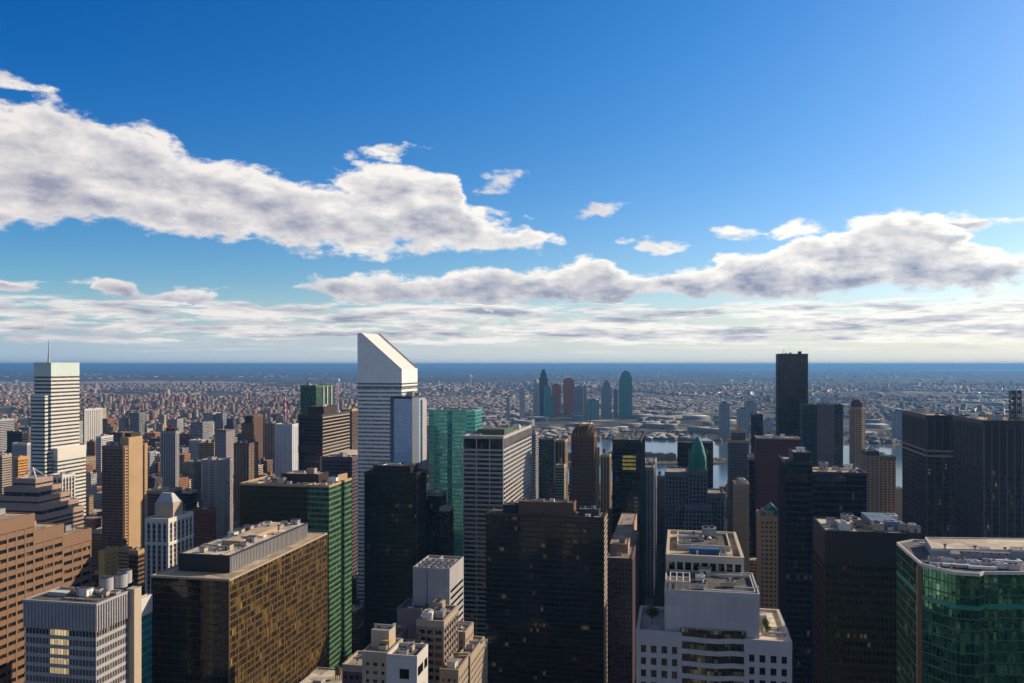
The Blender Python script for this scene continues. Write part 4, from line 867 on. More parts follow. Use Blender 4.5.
boxpart('upper_storey', r_, X0+1, X1-2, Y0+7, Y1-3, h, h+8, wall('cream_concrete', (.44, .37, .28)), grav); boxpart('awning', r_, X0+6, X1-1, Y0+5, Y0+6.8, h+4, h+4.3, wall('yellow_canvas', (.6, .38, .05)))
clutter(r_, (X0, X1, Y0+6, Y1-2), h+8, 6, 44)
tower('apartment_building', 'dark cornered building with narrow windows at the bottom edge', 343, 366, 360, 668, S(g_black, fh=3.6, band=(w_pur, 1.8, .2), pier=(w_pur, 2.6, 1.1, .3), top=w_lime), xs=380, cat='apartment building', nclut=3)
for i, (a, b_, y0_, py_, xs_) in enumerate(((448, 465, 430, 634, 473), (458, 470, 415, 658, 484), (470, 480, 440, 651, 487), (440, 458, 395, 672, 470))):
    tower('apartment_building', ['tan stepped block beside the white banded slab, upper step', 'tan stepped block beside the white banded slab, middle step', 'tan stepped block against the black centre slab', 'tan stepped block beside the white banded slab, lowest step'][i], a, b_, y0_, py_,
          S(g_grey, fh=3.5, band=(w_lime, 1.9, .2), pier=(w_lime, 3.2, 1.5, .25), top=w_lime), xs=xs_, cat='apartment building', nclut=1, group='tan stepped blocks')
# --- right of the centre
tower('office_building', 'plum brick tower with gridded windows and a pink lit gable, right of the black slab', 607.5, 632, 650, 560, S(g_black, fh=3.5, band=(w_pur, 1.7, .3), pier=(w_pur, 2.8, 1.3, .4), top=w_pur), xs=639, cat='office building', nclut=2)
r_, q_ = tower('office_building', 'pink stone stair block on the plum brick tower roof line', 610, 628, 672, 545, S(wall('pink_stone', (.42, .27, .2)), cname='wall', pup=.5), xs=637, cat='office building', nclut=2)
r_, q_ = tower('office_tower', 'dark teal-black tower with yellow lit office floors near its top', 612.5, 640.5, 850, 441, S(g_blackw, fh=3.9, band=(wall('navy_green_spandrel', (.012, .024, .026), .1, .3, False), 1.2, .12), mull=(wall('navy_green_spandrel', (.012, .024, .026)), 2, .15, .2), top=w_dbrn), xs=645, nclut=8, roof=rdark)
X0, X1, Y0, Y1, h = q_
m_litw = glowing_panes('lit_office', (.1, .09, .04), (1, .78, .14), 1.9, 3.9, .22)
for i in range(4): boxpart('bright_window', r_, X0+10, X0+23, Y0-.42, Y0-.3, h-17-i*3.9, h-14.6-i*3.9, m_litw)
for i in range(4): boxpart('bright_window', r_, X1-6, X1-3, Y0-.42, Y0-.3, h-58-i*3.9, h-55.6-i*3.9, wall('pale_blind', (.3, .35, .25)))
tower('apartment_tower', 'pale grey ribbed tower right of the dark tower with lit floors', 641, 653.5, 960, 468, S(g_grey, fh=3.3, band=(w_gry, 1.2, .2), pier=(w_lgry, 3.4, 1.7, .7), top=w_lgry), xs=656, cat='apartment tower', nclut=2)
tower('apartment_tower', 'dark brown narrow block behind the pale ribbed tower', 657, 665, 1250, 478, S(g_grey, fh=3.2, band=(w_brk, 1.8, .2)), dep=20, cat='apartment tower', nclut=1, wt=1)
# copper-roofed hotel
X0, X1, Y0, Y1, h = plan(689, 707, 740, 471, dep=20)
root = thing('hotel_tower', 'blue-grey stone hotel tower with a tall green copper lantern roof', ((X0+X1)/2, (Y0+Y1)/2, 0), 'hotel')
w_blst = wall('blue_grey_stone', (.11, .125, .145), .12)
sh = S(g_blackw, fh=3.5, band=(w_blst, 1.3, .15), pier=(w_blst, 3.0, 1.3, .5))
facade(root, rectp(X0, X1, Y0, Y1), 0, h, sh)
hl = HT(500, X0, Y0); facade(root, rectp(X0-20, X0-.3, Y0+2, Y1+20), 0, HT(474, X0, Y0), sh, register=True); facade(root, rectp(X1+.3, X1+14, Y0+2, Y1+10), 0, HT(494, X0, Y0), sh)
facade(root, rectp(X0-3.4, X1+3.4, Y0-7, Y0-.2), 0, HT(505, X0, Y0), sh, register=False)
lx, ly = root.location.x, root.location.y; wq = (X1-X0)/2; cy = (Y0+Y1)/2-ly
zt = HT(437, X0, Y0); mb = MB(); pr_ = [(wq*.98, 0), (wq*.98, .28), (wq*.88, .45), (wq*.66, .68), (wq*.42, .84), (wq*.18, .95), (.2, 1.0)]
for (ra, fa), (rb, fb) in zip(pr_[:-1], pr_[1:]): mb.cyl(0, cy, ra*1.04, h+(zt-h)*fa, h+(zt-h)*fb, 8, 0, r2=rb*1.04)
link('copper_roof', mb.mesh('copper_roof', [w_copper]), root)
for i in range(8):
    q = math.pi*2*(i+.5)/8; mb = MB(); mb.box(-.5, .5, -.5, .5, h, h+(zt-h)*.52, 0); mb.cyl(0, 0, .7, h+(zt-h)*.52, h+(zt-h)*.64, 4, 0, r2=.05); link('copper_finial', mb.mesh('finial', [w_copper]), root, (wq*1.1*math.cos(q), cy+wq*1.1*math.sin(q), 0))
tower('office_tower', 'dark maroon slab behind the copper-roofed hotel', 677.5, 713, 1010, 443, S(g_black, fh=3.8, band=(wall('maroon_panel', (.07, .025, .025), .1), 1.5, .2), mull=(w_dbrn, 2.4, .3, .2), top=w_dbrn), dep=22, nclut=4, roof=rdark)
tower('apartment_building', 'small hut-roofed block with pinkish roof right of the copper-roofed hotel', 714, 727, 900, 520, S(w_tanb, fh=3.2, band=(wall('pink_stone', (.42, .27, .2)), 2, .2), cname='wall'), dep=16, cat='apartment building', wt=1)
r_, q_ = tower('apartment_tower', 'grey stone tower with stepped lit ledges left of the red-brown slab', 729, 748, 1080, 441, S(g_grey, fh=3.3, band=(wall('ash_stone', (.13, .13, .14)), 1.5, .2), pier=(wall('ash_stone', (.13, .13, .14)), 3.3, 1.4, .4), top=w_tanb), dep=24, cat='apartment tower', nclut=3)
facade(r_, rectp(q_[0]+3, q_[1]-3, q_[2]+4, q_[3]-4), q_[4], q_[4]+12, S(g_grey, fh=3.3, band=(wall('ash_stone', (.13, .13, .14)), 1.5, .2), top=w_tanb), register=False); clutter(r_, (q_[0]+3, q_[1]-3, q_[2]+4, q_[3]-4), q_[4]+12, 3, 6)
tower('apartment_building', 'beige block with amber bay windows below the grey stepped tower', 735, 749, 800, 485, S(w_lime, fh=3.3, band=(w_tanb, 1.4, .25), cname='wall'), dep=26, cat='apartment building', nclut=2)
tower('office_tower', 'narrow black slab rising behind the red-brown slab', 751, 763, 1180, 415, S(g_blackw, fh=3.8, band=(w_navy, 1.4, .15)), dep=24, nclut=1)
tower('office_tower', 'thin dark blue slab edge left of the red-brown slab', 749, 756.5, 930, 458, S(g_blackw, fh=3.8, band=(w_navy, 1.4, .15), top=w_lime), dep=24, nclut=1)
r_, q_ = tower('office_tower', 'red-brown brick slab with a pale roof line below the tallest dark tower', 757, 800, 905, 438.5, S(w_pur, fh=3.6, band=(wall('oxblood_brick', (.09, .032, .034), .12), 2.2, .18), pier=(wall('oxblood_brick', (.09, .032, .034)), 2.9, 1.3, .35), cname='wall', top=w_lime, ph=.5), dep=26, nclut=4)
tower('apartment_building', 'beige brick block with a small green gabled roof beside the blue-black tower', 760, 778, 640, 517, S(g_grey, fh=3.3, band=(w_tanb, 1.9, .2), pier=(w_tanb, 3.2, 1.5, .3)), dep=26, cat='apartment building', nclut=2)
mb = MB(); X0, X1, Y0, Y1, h = plan(760, 778, 640, 517, dep=26); mb.prism(rectp(-7, 7, -9, 9), h+1.2, h+8, 0, rectp(-.1, .1, -9, 9)); o = link('green_roof', mb.mesh('green_roof', [w_copper]), bpy.data.objects[[o.name for o in C.objects if o.get('label', '').startswith('beige brick block with a small green')][0]], (3, 0, 0))
# tallest dark tower
r_, q_ = tower('apartment_tower', 'tallest flat-topped dark bronze glass tower rising above the horizon', 777.5, 808, 1400, 354.5, S(glass('dark_bronze_glass', K((0, (.016, .014, .014)), (.6, (.03, .026, .022)), (.88, (.06, .045, .03))), 3.0, 3.3, .3, .12, .012), fh=3.4, mull=(wall('deep_bronze', (.03, .024, .02)), 3, .15, .12), band=(wall('deep_bronze', (.03, .024, .02)), .7, .06), top=w_char, ph=1.5), dep=24, nclut=3, cat='apartment tower')
X0, X1, Y0, Y1, h = q_
boxpart('roof_hut', r_, X0+32, X0+37, Y0+5, Y0+12, h, h+5, w_char); mb = MB(); mb.beam((X0+11-r_.location.x, 0, h), (X0+11-r_.location.x, 0, h+9), .25); mb.beam((X0+26-r_.location.x, 0, h), (X0+26-r_.location.x, 0, h+5), .2); link('antenna', mb.mesh('antenna', [m_dark]), r_)
r_, q_ = tower('office_tower', 'dark green glass tower split by a broad blank plum panel', 802.5, 843, 1300, 405, S(g_blackw, fh=3.6, band=(wall('blackish_green', (.02, .04, .04)), 1.6, .2), mull=(w_dgrn, 3, .3, .2), ph=1.2), dep=30, nclut=3)
boxpart('blank_panel', r_, q_[0]+20, q_[0]+44, q_[2]-1.0, q_[2]-.3, 0, q_[4]+1, wall('plum_panel', (.125, .09, .095)))
# rounded pink-tan tower
X0, X1, Y0, Y1, h = plan(851, 866.5, 1420, 408, dep=24); cx, cy = (X0+X1)/2, (Y0+Y1)/2; rr = (X1-X0)/2
root = thing('apartment_tower', 'slender round-topped tan tower seen above the river', (cx, cy, 0), 'apartment tower')
oct_ = [(cx+rr*math.cos(math.pi*2*(i+.5)/8), cy+rr*math.sin(math.pi*2*(i+.5)/8)) for i in range(8)]
facade(root, oct_, 0, h, S(g_grey, fh=3.3, band=(w_tanb, 1.7, .2), pier=(w_tanb, 4, 1.2, .4)))
mb = MB(); mb.cyl(0, 0, rr*.85, h, h+8, 16, 0); mb.cyl(0, 0, rr*.85, h+8, h+13, 16, 0, r2=rr*.5); link('round_crown', mb.mesh('round_crown', [w_pur]), root)
r_, q_ = tower('apartment_tower', 'brown and orange brick tower with a dark top beside the blue-black tower', 866, 879, 1080, 452, S(w_pur, fh=3.2, band=(wall('orange_brick2', (.34, .17, .08)), 1.5, .25), pier=(w_lime, 4.4, .9, .35), cname='wall', top=w_dbrn, ph=4), dep=24, cat='apartment tower', nclut=2)
tower('apartment_tower', 'taller dark-topped brick tower half behind the brown and orange one', 875, 895.5, 1110, 457, S(g_grey, fh=3.2, band=(wall('orange_brick2', (.34, .17, .08)), 1.6, .25), pier=(w_tanb, 4.4, 1.2, .35), top=w_dgrn, ph=3), dep=20, cat='apartment tower', nclut=2)
tower('apartment_building', 'small plain tan block standing at the river right of the brick towers', 890, 903, 1250, 489, S(w_tanb, fh=3.2, band=(w_lime, 1.2, .15), cname='wall'), dep=20, cat='apartment building', nclut=1)
# --- blue-black tower with two roof levels
X0, X1, Y0, Y1, h = plan(785.5, 867, 560, 473, xs=779)
xm = PX(812, Y0); h2 = HT(463, X0, Y0)
root = thing('office_tower', 'blue-black finely ribbed tower with a gravel roof at two levels', ((X0+X1)/2, (Y0+Y1)/2, 0))
sn = S(g_blackw, fh=3.9, band=(w_navy, 1.0, .1), mull=(w_navy, 1.5, .18, .3), ph=.8, top=w_navy)
Y1 = Y0+38
facade(root, rectp(X0, xm, Y0, Y1), 0, h2, sn, grav); facade(root, rectp(xm+.6, X1, Y0+1.0, Y1), 0, h, sn, roofmat('tan_roof', (.42, .34, .25)))
rimmed('mechanical_penthouse', root, X0+5, xm-.6, Y0+2, Y0+26, h2, h2+6, w_blk, rlight); clutter(root, (X0+5, xm, Y0+2, Y0+26), h2+6, 3, 2); clutter(root, (xm+2, X1, Y0, Y1), h, 7, 4)
# --- dark brown tower, lower right
r_, q_ = tower('office_tower', 'dark maroon-black tower with faint window bands and a white-cluttered roof', 825.5, 906, 450, 531.5, S(g_black, fh=4.2, band=(wall('black_cherry_panel', (.024, .018, .021), .1, .5), 1.9, .3), pier=(wall('black_cherry_panel', (.024, .018, .021)), 2.0, .5, .4), mech=(), top=wall('black_cherry_panel', (.024, .018, .021)), ph=16, pup=.6), xs=814, nclut=0, roof=rlight)
X0, X1, Y0, Y1, h = q_
for i in range(20): clutter(r_, (X0+1+i*2, X0+12+i*2, Y0, Y1), h, 1, 60+i, big=(i % 2 == 0))
boxpart('blue_roof', r_, X1-14, X1-1, Y0+9, Y1-2, h, h+4.5, wall('blue_steel', (.16, .22, .32)), rblue)
# --- twin dark towers, right edge
r_, q_ = tower('office_tower', 'dark ribbed tower with pale mid-height bands, left of the right-hand pair', 927, 958, 705, 416.5, S(glass('dusk_glass', K((0, (.03, .036, .045)), (.5, (.08, .09, .10)), (.8, (.2, .22, .22))), 1.5, 3.9, .2, .08, .01, .6, .5, .1), fh=3.9, band=(w_char, 1.5, .2), mull=(w_char, 1.6, .2, .25), pier=(wall('slate_pier', (.13, .13, .14)), 6, .5, .6), mech=((.885, 21),), mechm=wall('dark_louvre', (.045, .043, .048)), top=w_char, roof=None), xs=903, nclut=6, roof=roofmat('tan_roof', (.42, .34, .25)))
X0, X1, Y0, Y1, h = q_
boxpart('pale_band', r_, X0-.42, X1+.42, Y0-.42, Y1-.0, h-31, h-29.6, w_lime); boxpart('pale_band', r_, X0-.42, X1+.42, Y0-.42, Y1-.0, h-27, h-25.8, w_lime)
r_, q_ = tower('office_tower', 'dark ribbed tower cut by the right edge, carrying two lattice masts', 984, 1045, 600, 422, S(glass('dusk_glass', K((0, (.02, .024, .03)))), fh=3.9, band=(w_char, 1.4, .2), mull=(w_char, 1.6, .2, .25), pier=(wall('slate_pier', (.13, .13, .14)), 4.6, .6, .7), mech=((.86, 27),), mechm=wall('dark_louvre', (.045, .043, .048)), top=w_char), xs=954.5, nclut=6, roof=roofmat('tan_roof', (.42, .34, .25)))
X0, X1, Y0, Y1, h = q_
for j, px in enumerate((1012, 1018.5)):
    x = PX(px, Y0+14)-r_.location.x; y = Y0+14-r_.location.y; mb = MB(); s_ = 1.3; zt = h+20
    for (i, k_) in ((1, 1), (1, -1), (-1, 1), (-1, -1)): mb.beam((x+i*s_, y+k_*s_, h), (x+i*s_, y+k_*s_, zt), .16)
    for n in range(8):
        z = h+2.5*n
        for (a, b_) in (((1, 1), (1, -1)), ((1, -1), (-1, -1)), ((-1, -1), (-1, 1)), ((-1, 1), (1, 1))):
            mb.beam((x+a[0]*s_, y+a[1]*s_, z), (x+b_[0]*s_, y+b_[1]*s_, z+2.5), .09); mb.beam((x+a[0]*s_, y+a[1]*s_, z+2.5), (x+b_[0]*s_, y+b_[1]*s_, z+2.5), .12)
    for n in (6, 11, 15, 19): mb.cyl(x, y-s_-.5, .9, h+n-.8, h+n+.8, 8, 0)
    link('lattice_mast', mb.mesh('lattice_mast', [m_dark]), r_)
# --- green mirror-glass faceted block, bottom right
Yf = 330
def gp(px, Y): return (PX(px, Y), Y)
hq = HT(565, *gp(921, Yf))
xL = PX(921, Yf)
def atpx(px, py_, z):          # plan point under a pixel for a given height
    D = (H-z)*F/(py_-EYE); r = (px-512.0)/F*D; return (r*CT-D*ST, r*ST+D*CT)
pf = [atpx(921, 565, hq), atpx(956, 574, hq), atpx(979.5, 575.5, hq), atpx(984, 573.5, hq), atpx(1075, 574, hq), atpx(1090, 546, hq), atpx(938, 542.5, hq), atpx(913, 541, hq), atpx(897, 544, hq)]
rt = roofmat('grey_roof', (.13, .13, .15))
root = custom('office_tower', 'faceted green mirror-glass block with a white-rimmed roof, bottom right corner', pf, hq, S(g_mir, fh=3.9, band=(w_dgrn, .5, .1), mull=(w_dgrn, 1.6, .09, .12), top=w_white, ph=.35, pup=.75, mech=((.935, 1.6), (.62, 1.4)), mechm=wall('sea_green_panel', (.03, .24, .17), .05, .3, False)), roof=rt, nclut=0)
ca, cb, cc_, cd_ = atpx(932, 558, hq), atpx(1075, 560, hq), atpx(1080, 548, hq), atpx(925, 546, hq)
facade(root, [ca, cb, cc_, cd_], hq, hq+3.2, S(wall('penthouse_grey', (.3, .3, .33)), cname='mechanical_penthouse', top=w_white, ph=.5, pup=.4), roofmat('cream_roof', (.55, .48, .38)), register=False)
for i in range(20): 
    q = atpx(934+i*4.4, 562.5+(i*5 % 7)*1.25, hq); o = link('air_conditioner', unit(['air_conditioner', 'vent', 'duct'][i % 3], i % 2), root, (q[0]-root.location.x, q[1]-root.location.y, hq))
for i in range(9):
    kd = ('vent', 'skylight', 'pipe_run')[i % 3]; q = atpx(945+i*10, 549.5+(i*3 % 4)*1.6, hq+3.2); link(kd, unit(kd, i % 3), root, (q[0]-root.location.x, q[1]-root.location.y, hq+3.2))
boxpart('corner_pier', root, pf[0][0]-1.3, pf[0][0]+.3, pf[0][1]-.5, pf[0][1]+1.2, 60, hq-.3, w_bron)
# --- white stepped building, bottom centre-right
Y0 = 318
wW = wall('lavender_white_stone', (.44, .42, .43), .08, .8)
X0, X1 = PX(638, Y0), PX(790, Y0)
hw = HT(632, X0, Y0); root = thing('office_tower', 'white stepped building with rooftop terraces, arcaded top storey and bowed window bands', (12, Y0+20, 0))
cx0, cx1 = PX(664.5, Y0), PX(760, Y0); bx0, bx1 = PX(681, Y0), PX(745, Y0)
swin = S(g_warm, fh=4.5, band=(wW, 1.85, .55), pier=(wW, 3.6, 1.75, .65), win=(glass('black_panes', K((0, (.010, .011, .014)), (.7, (.02, .02, .025)), (.9, (.08, .07, .05))), 1.4, 4.0, 0, .1), m_dark), top=wW, ph=2.72, pup=1.0)
facade(root, rectp(X0, bx0-.3, Y0, Y0+31), 0, hw, swin, roofmat('terrace_roof', (.25, .27, .3))); 
hr = HT(644, X1, Y0)
facade(root, rectp(bx1+.3, X1, Y0, Y0+40), 0, hr, swin, roofmat('cream_roof', (.55, .48, .38)))
# bowed centre: four-facet bays with ribbon windows
hb = HT(627, cx0, Y0)
wb = bx1-bx0; bay = [(bx0, Y0-.4), (bx0+wb*.14, Y0-.4), (bx0+wb*.40, Y0-1.3), (bx0+wb*.58, Y0-1.3), (bx0+wb*.78, Y0+.2), (bx1, Y0+.2), (bx1, Y0+20), (bx0, Y0+20)]
g_bay = glass('amber_blind_glass', K((0, (.012, .013, .016)), (.42, (.04, .035, .025)), (.62, (.22, .17, .08)), (.8, (.5, .4, .19))), 1.35, 4.5, 0, .12, .01, .5, .72)
facade(root, bay, 0, hb, S(g_bay, fh=4.5, band=(wW, 1.75, .5), mull=(m_dark, 1.35, .14, .12)), parapet=False)
zt1 = HT(592, cx0, Y0+1)
facade(root, rectp(cx0, cx1, Y0+1.2, Y0+33), hb-.4, zt1, S(panels('stained_white_stone', (.44, .42, .43), 6.5, 4.5, .07, .8, .9), cname='wall', top=wW, ph=.6, pup=1.0), rdark, register=False)
boxpart('upper_wall', root, cx0+.1, bx0-.35, Y0+1.25, Y0+33, hr-20, hb-.3, wW); boxpart('upper_wall', root, bx1+.35, cx1-.1, Y0+1.25, Y0+33, hr-20, hb-.3, wW)
# roof steel on the centre block
lx, ly = root.location.x, root.location.y
mb = MB()
for i in range(4):
    for j in range(3):
        x = cx0+2+i*2.4-lx; y = Y0+4+j*7-ly; mb.beam((x, y, zt1), (x, y, zt1+3.4), .12)
    mb.beam((cx0+2+i*2.4-lx, Y0+4-ly, zt1+3.4), (cx0+2+i*2.4-lx, Y0+18-ly, zt1+3.4), .15)
for j in range(3): mb.beam((cx0+2-lx, Y0+4+j*7-ly, zt1+3.4), (cx0+9.2-lx, Y0+4+j*7-ly, zt1+3.4), .15)
link('roof_frame', mb.mesh('roof_frame', [m_white]), root)
clutter(root, (cx0+8, cx0+20, Y0+1, Y0+33), zt1, 8, 71); clutter(root, (cx0+20, cx1, Y0+2, Y0+32), zt1, 4, 72, big=False)
mb = MB(); mb.ring(offset(rectp(cx0+14.5-lx, cx1-1.5-lx, Y0+4-ly, Y0+29-ly), .3), rectp(cx0+14.5-lx, cx1-1.5-lx, Y0+4-ly, Y0+29-ly), zt1, zt1+1.1); link('roof_kerb', mb.mesh('roof_kerb', [m_white]), root)
# arcaded rear block
yA = Y0+34; ar0, ar1 = PX(667, yA), PX(743, yA)
za = HT(557.5, ar0, yA); wc = wall('cream_stone', (.55, .48, .38), .08)
facade(root, rectp(ar0, ar1, yA, yA+52), 0, za-5.8, S(wc, cname='wall', ph=1, pup=.2, top=wc), register=True)
facade(root, rectp(ar0+.3, ar1-.3, yA+.3, yA+51.7), za-5.8, za, S(g_black, pier=(wc, 3.1, .9, .7), band=(wc, 1.0, .6), fh=30, top=wc, ph=1.5, pup=1.4, cname='glazing'), roofmat('tan_roof', (.42, .34, .25)), register=False)
mb = MB(); mb.box(ar0+9-lx, ar0+21-lx, yA+7-ly, yA+12-ly, za+.2, za+2.6, 0, 1); link('blue_duct', mb.mesh('blue_duct', [wall('blue_paint', (.05, .11, .24)), wall('blue_paint', (.05, .11, .24))]), root)
rimmed('roof_enclosure', root, ar0+4, ar1-4, yA+16, yA+44, za, za+1.5, wc, rdark); clutter(root, (ar0+3, ar1-3, yA+16, yA+44), za+1.5, 9, 75); clutter(root, (ar0, ar1, yA, yA+10), za, 3, 76, big=False)
# terraces
def shrub(px, Y, z, s_, label):
    x = PX(px, Y); r_ = thing('terrace_tree', label, (x, Y, z), 'tree', 'terrace trees'); rn = random.Random(int(px*10))
    mb = MB(); mb.cyl(0, 0, .12*s_, 0, 1.3*s_, 7, 0, r2=.06*s_)
    for i in range(5): q = i*1.26; mb.beam((0, 0, .8*s_), (.7*s_*math.cos(q), .7*s_*math.sin(q), 1.9*s_), .03*s_)
    link('trunk', mb.mesh('trunk', [m_wood]), r_)
    v = []; f = []
    for i in range(900):
        u = rn.random()**.5; th = rn.uniform(0, 6.283); ph = rn.uniform(-1, 1); rr_ = s_*(1.0+.3*math.sin(th*3+px)); R_ = rr_*u*math.sqrt(1-ph*ph)
        c = np.array([R_*math.cos(th), R_*math.sin(th), 2.2*s_+ph*1.25*s_*u]); a = np.array([rn.gauss(0, 1) for _ in range(3)]); a /= np.linalg.norm(a); b_ = np.cross(a, [rn.gauss(0, 1) for _ in range(3)]); b_ /= np.linalg.norm(b_)
        k_ = len(v); l_ = .12*s_; v += [tuple(c-a*l_), tuple(c+b_*l_*.6), tuple(c+a*l_), tuple(c-b_*l_*.6)]; f.append((k_, k_+1, k_+2, k_+3))
    me = bpy.data.meshes.new('crown'); me.from_pydata(v, [], f); me.materials.append(wall('evergreen_leaves', (.06, .09, .03), .3, .8, False)); link('crown', me, r_)
for i, (px, Y, z, s_, lb) in enumerate(((652, Y0+12, hw, 2.0, 'tall dark evergreen on the left terrace of the white stepped building'), (656, Y0+17, hw, 1.3, 'smaller dark evergreen behind the tall one on the left terrace'),
        (767, Y0+9, hr, 1.2, 'yellow-green shrub at the front of the right terrace row'), (766, Y0+13.5, hr, 1.3, 'yellow-green shrub in the middle of the right terrace row'), (765, Y0+18, hr, 1.1, 'yellow-green shrub at the back of the right terrace row'))): shrub(px, Y, z, s_, lb)
boxpart('terrace_planter', root, PX(765, Y0+8), PX(765, Y0+8)+1.6, Y0+8, Y0+18, hr, hr+.7, wc); boxpart('terrace_hut', root, bx1+5.5, bx1+9.5, Y0+20, Y0+25, hr, hr+4, wW, grav)
o = link('satellite_dish', (lambda q: (q.cyl(0, 0, .1, 0, 2, 6, 0), q.cyl(0, 0, .3, 2, 2.6, 14, 0, r2=1.4), q.mesh('dish', [m_white]))[2])(MB()), root, (PX(770, Y0+24)-lx, Y0+24-ly, hr))
clutter(root, (bx1+8, X1, Y0+3, Y0+24), hr, 3, 79, big=False)

# the streets behind the viewpoint, seen only as reflections in the glass
rb = random.Random(9); mb = MB()
for (x, y, w_, l_, h_) in [(-8, -75, 30, 20, 235), (-150, -60, 40, 25, 190), (130, -90, 35, 25, 205), (230, -40, 30, 25, 170), (-290, -120, 40, 30, 200), (340, -140, 40, 30, 215), (60, -230, 50, 30, 225), (-180, -260, 45, 30, 240), (470, -60, 35, 30, 160), (-430, -60, 40, 30, 170), (300, 60, 30, 30, 150), (420, 120, 30, 40, 170)]+[(rb.uniform(-900, 900), rb.uniform(-900, -300), 25, 25, rb.uniform(60, 200)) for _ in range(50)]:
    mb.box(x-w_, x+w_, y-l_, y+l_, 0, h_)
tag(link('streets_behind', mb.mesh('streets_behind', [filler_mat('pale_city_wall', False)])), 'grey stone blocks of the streets behind the viewpoint', 'buildings', None, 'stuff').color = (.36, .32, .26, 1)
# ================================================================== ACROSS THE RIVER: towers one can tell apart
def far_tower(name, label, px0, px1, pytop, D, mat, shape='box', h=None, cat='tower', group=None, dep=28, cap=None):
    pxm = (px0+px1)/2; r = (pxm-512)/F*D; X, Y = r*CT-D*ST, r*ST+D*CT
    wdt = (px1-px0)/F*D*.95; h = h or (H-(pytop-EYE)*D/F)
    root = thing(name, label, (X, Y, 0), cat, group); a = wdt/2; c = dep/2
    mb = MB()
    if shape == 'arch':
        n = 12; hs_ = h*.78; mb.box(-a, a, -c, c, 0, hs_, 0)
        for i in range(n):
            z0_ = hs_+(h-hs_)*i/n; z1_ = hs_+(h-hs_)*(i+1)/n; w0 = a*math.sqrt(max(0, 1-(i/n)**2)); w1 = a*math.sqrt(max(.01, 1-((i+1)/n)**2))
            mb.prism(rectp(-w0, w0, -c, c), z0_, z1_, 0, rectp(-w1, w1, -c, c))
    elif shape == 'step':
        mb.box(-a, a, -c, c, 0, h*.82, 0); mb.box(-a*.7, a*.7, -c*.7, c*.7, h*.82, h*.93, 0); mb.box(-a*.4, a*.4, -c*.4, c*.4, h*.93, h, 0)
    elif shape == 'dome':
        mb.box(-a, a, -c, c, 0, h*.9, 0); mb.cyl(0, 0, a*.9, h*.9, h*.96, 12, 0); mb.cyl(0, 0, a*.9, h*.96, h, 12, 0, r2=a*.3)
    else: mb.box(-a, a, -c, c, 0, h, 0)
    link('facade', mb.mesh('facade', [mat]), root)
    bm2 = MB(); ring_ = rectp(-a, a, -c, c)
    hh = h*(.78 if shape == 'arch' else .82 if shape == 'step' else .9 if shape == 'dome' else 1.0)
    for i in range(int(hh/9)): bm2.ring(offset(ring_, .5), offset(ring_, -.1), 9*i+4, 9*i+5.2)
    link('floor_bands', bm2.mesh('floor_bands', [cap or w_gry]), root)
    for i, q in enumerate((-.55, 0, .55)):
        f = MB(); f.box(a*q-.8, a*q+.8, -c-.9, -c+.1, 0, hh-.5, 0); link('pier', f.mesh('pier', [cap or w_gry]), root)
    if shape == 'box': f = MB(); f.box(-a*.5, a*.5, -c*.5, c*.5, h, h+4.5, 0); link('roof_hut', f.mesh('roof_hut', [w_char]), root)
    FOOT.append((X-a-10, X+a+10, Y-c-10, Y+c+10, h)); root.rotation_euler.z = T
    return root
gf_teal = glass('far_teal_glass', K((0, (.04, .17, .17)), (.5, (.06, .22, .22))), 3, 4, .3, .2); gf_grey = glass('far_grey_glass', K((0, (.12, .14, .17)), (.5, (.2, .22, .26))), 3, 4, .2, .3)
gf_dark = glass('far_dark_glass', K((0, (.03, .035, .045)), (.5, (.05, .06, .075))), 3, 4, .1, .3)
w_rednet = wall('red_construction_netting', (.5, .16, .09), .1, .9)
far_tower('office_tower', 'tallest green glass tower across the river with a rounded arched top', 618.5, 632, 370.5, 4050, gf_teal, 'arch', cat='office tower', cap=w_dgrn)
far_tower('apartment_tower', 'dark stepped glass tower across the river, left of the red-netted towers', 539, 548, 369.5, 4300, gf_dark, 'step', cat='apartment tower', cap=w_char)
far_tower('apartment_tower', 'pale slim tower with a domed top across the river', 533, 539, 379, 4100, wall('pale_tower', (.42, .42, .42)), 'dome', cat='apartment tower')
far_tower('apartment_tower', 'shorter teal block at the foot of the dark stepped tower across the river', 544, 551, 386, 4050, gf_teal, cat='apartment tower', cap=w_teal)
far_tower('apartment_tower', 'lower of two towers wrapped in red netting across the river', 552, 561, 384.5, 4400, w_rednet, cat='apartment tower', cap=w_redb)
far_tower('apartment_tower', 'taller of two towers wrapped in red netting across the river', 563, 574.5, 379, 4350, w_rednet, cat='apartment tower', cap=w_redb)
far_tower('apartment_tower', 'grey-blue glass block right of the taller red-netted tower', 574, 583, 387, 4250, gf_grey, cat='apartment tower')
far_tower('apartment_tower', 'small cream slab beside the grey-blue block across the river', 583.5, 586.5, 386, 4300, w_tanb, cat='apartment tower', cap=w_lime)
far_tower('apartment_tower', 'short salmon block below the lower red-netted tower', 551, 555.5, 395, 4150, w_redb, cat='apartment tower')
far_tower('apartment_tower', 'low wide blue-green glass block between the cream slab and the flared tower', 586, 599, 400, 4000, gf_teal, cat='apartment tower')
far_tower('apartment_tower', 'grey flared tower with a narrow dark top left of the arched green tower', 601, 611.5, 380, 4100, gf_grey, 'step', cat='apartment tower')
far_tower('apartment_tower', 'thin dark slab just left of the arched green tower', 613.5, 617.5, 390, 4150, gf_dark, cat='apartment tower')
far_tower('apartment_tower', 'grey slab block standing alone left of the pale domed tower', 519.5, 525, 390, 4000, wall('pale_tower', (.42, .42, .42)), cat='apartment tower')
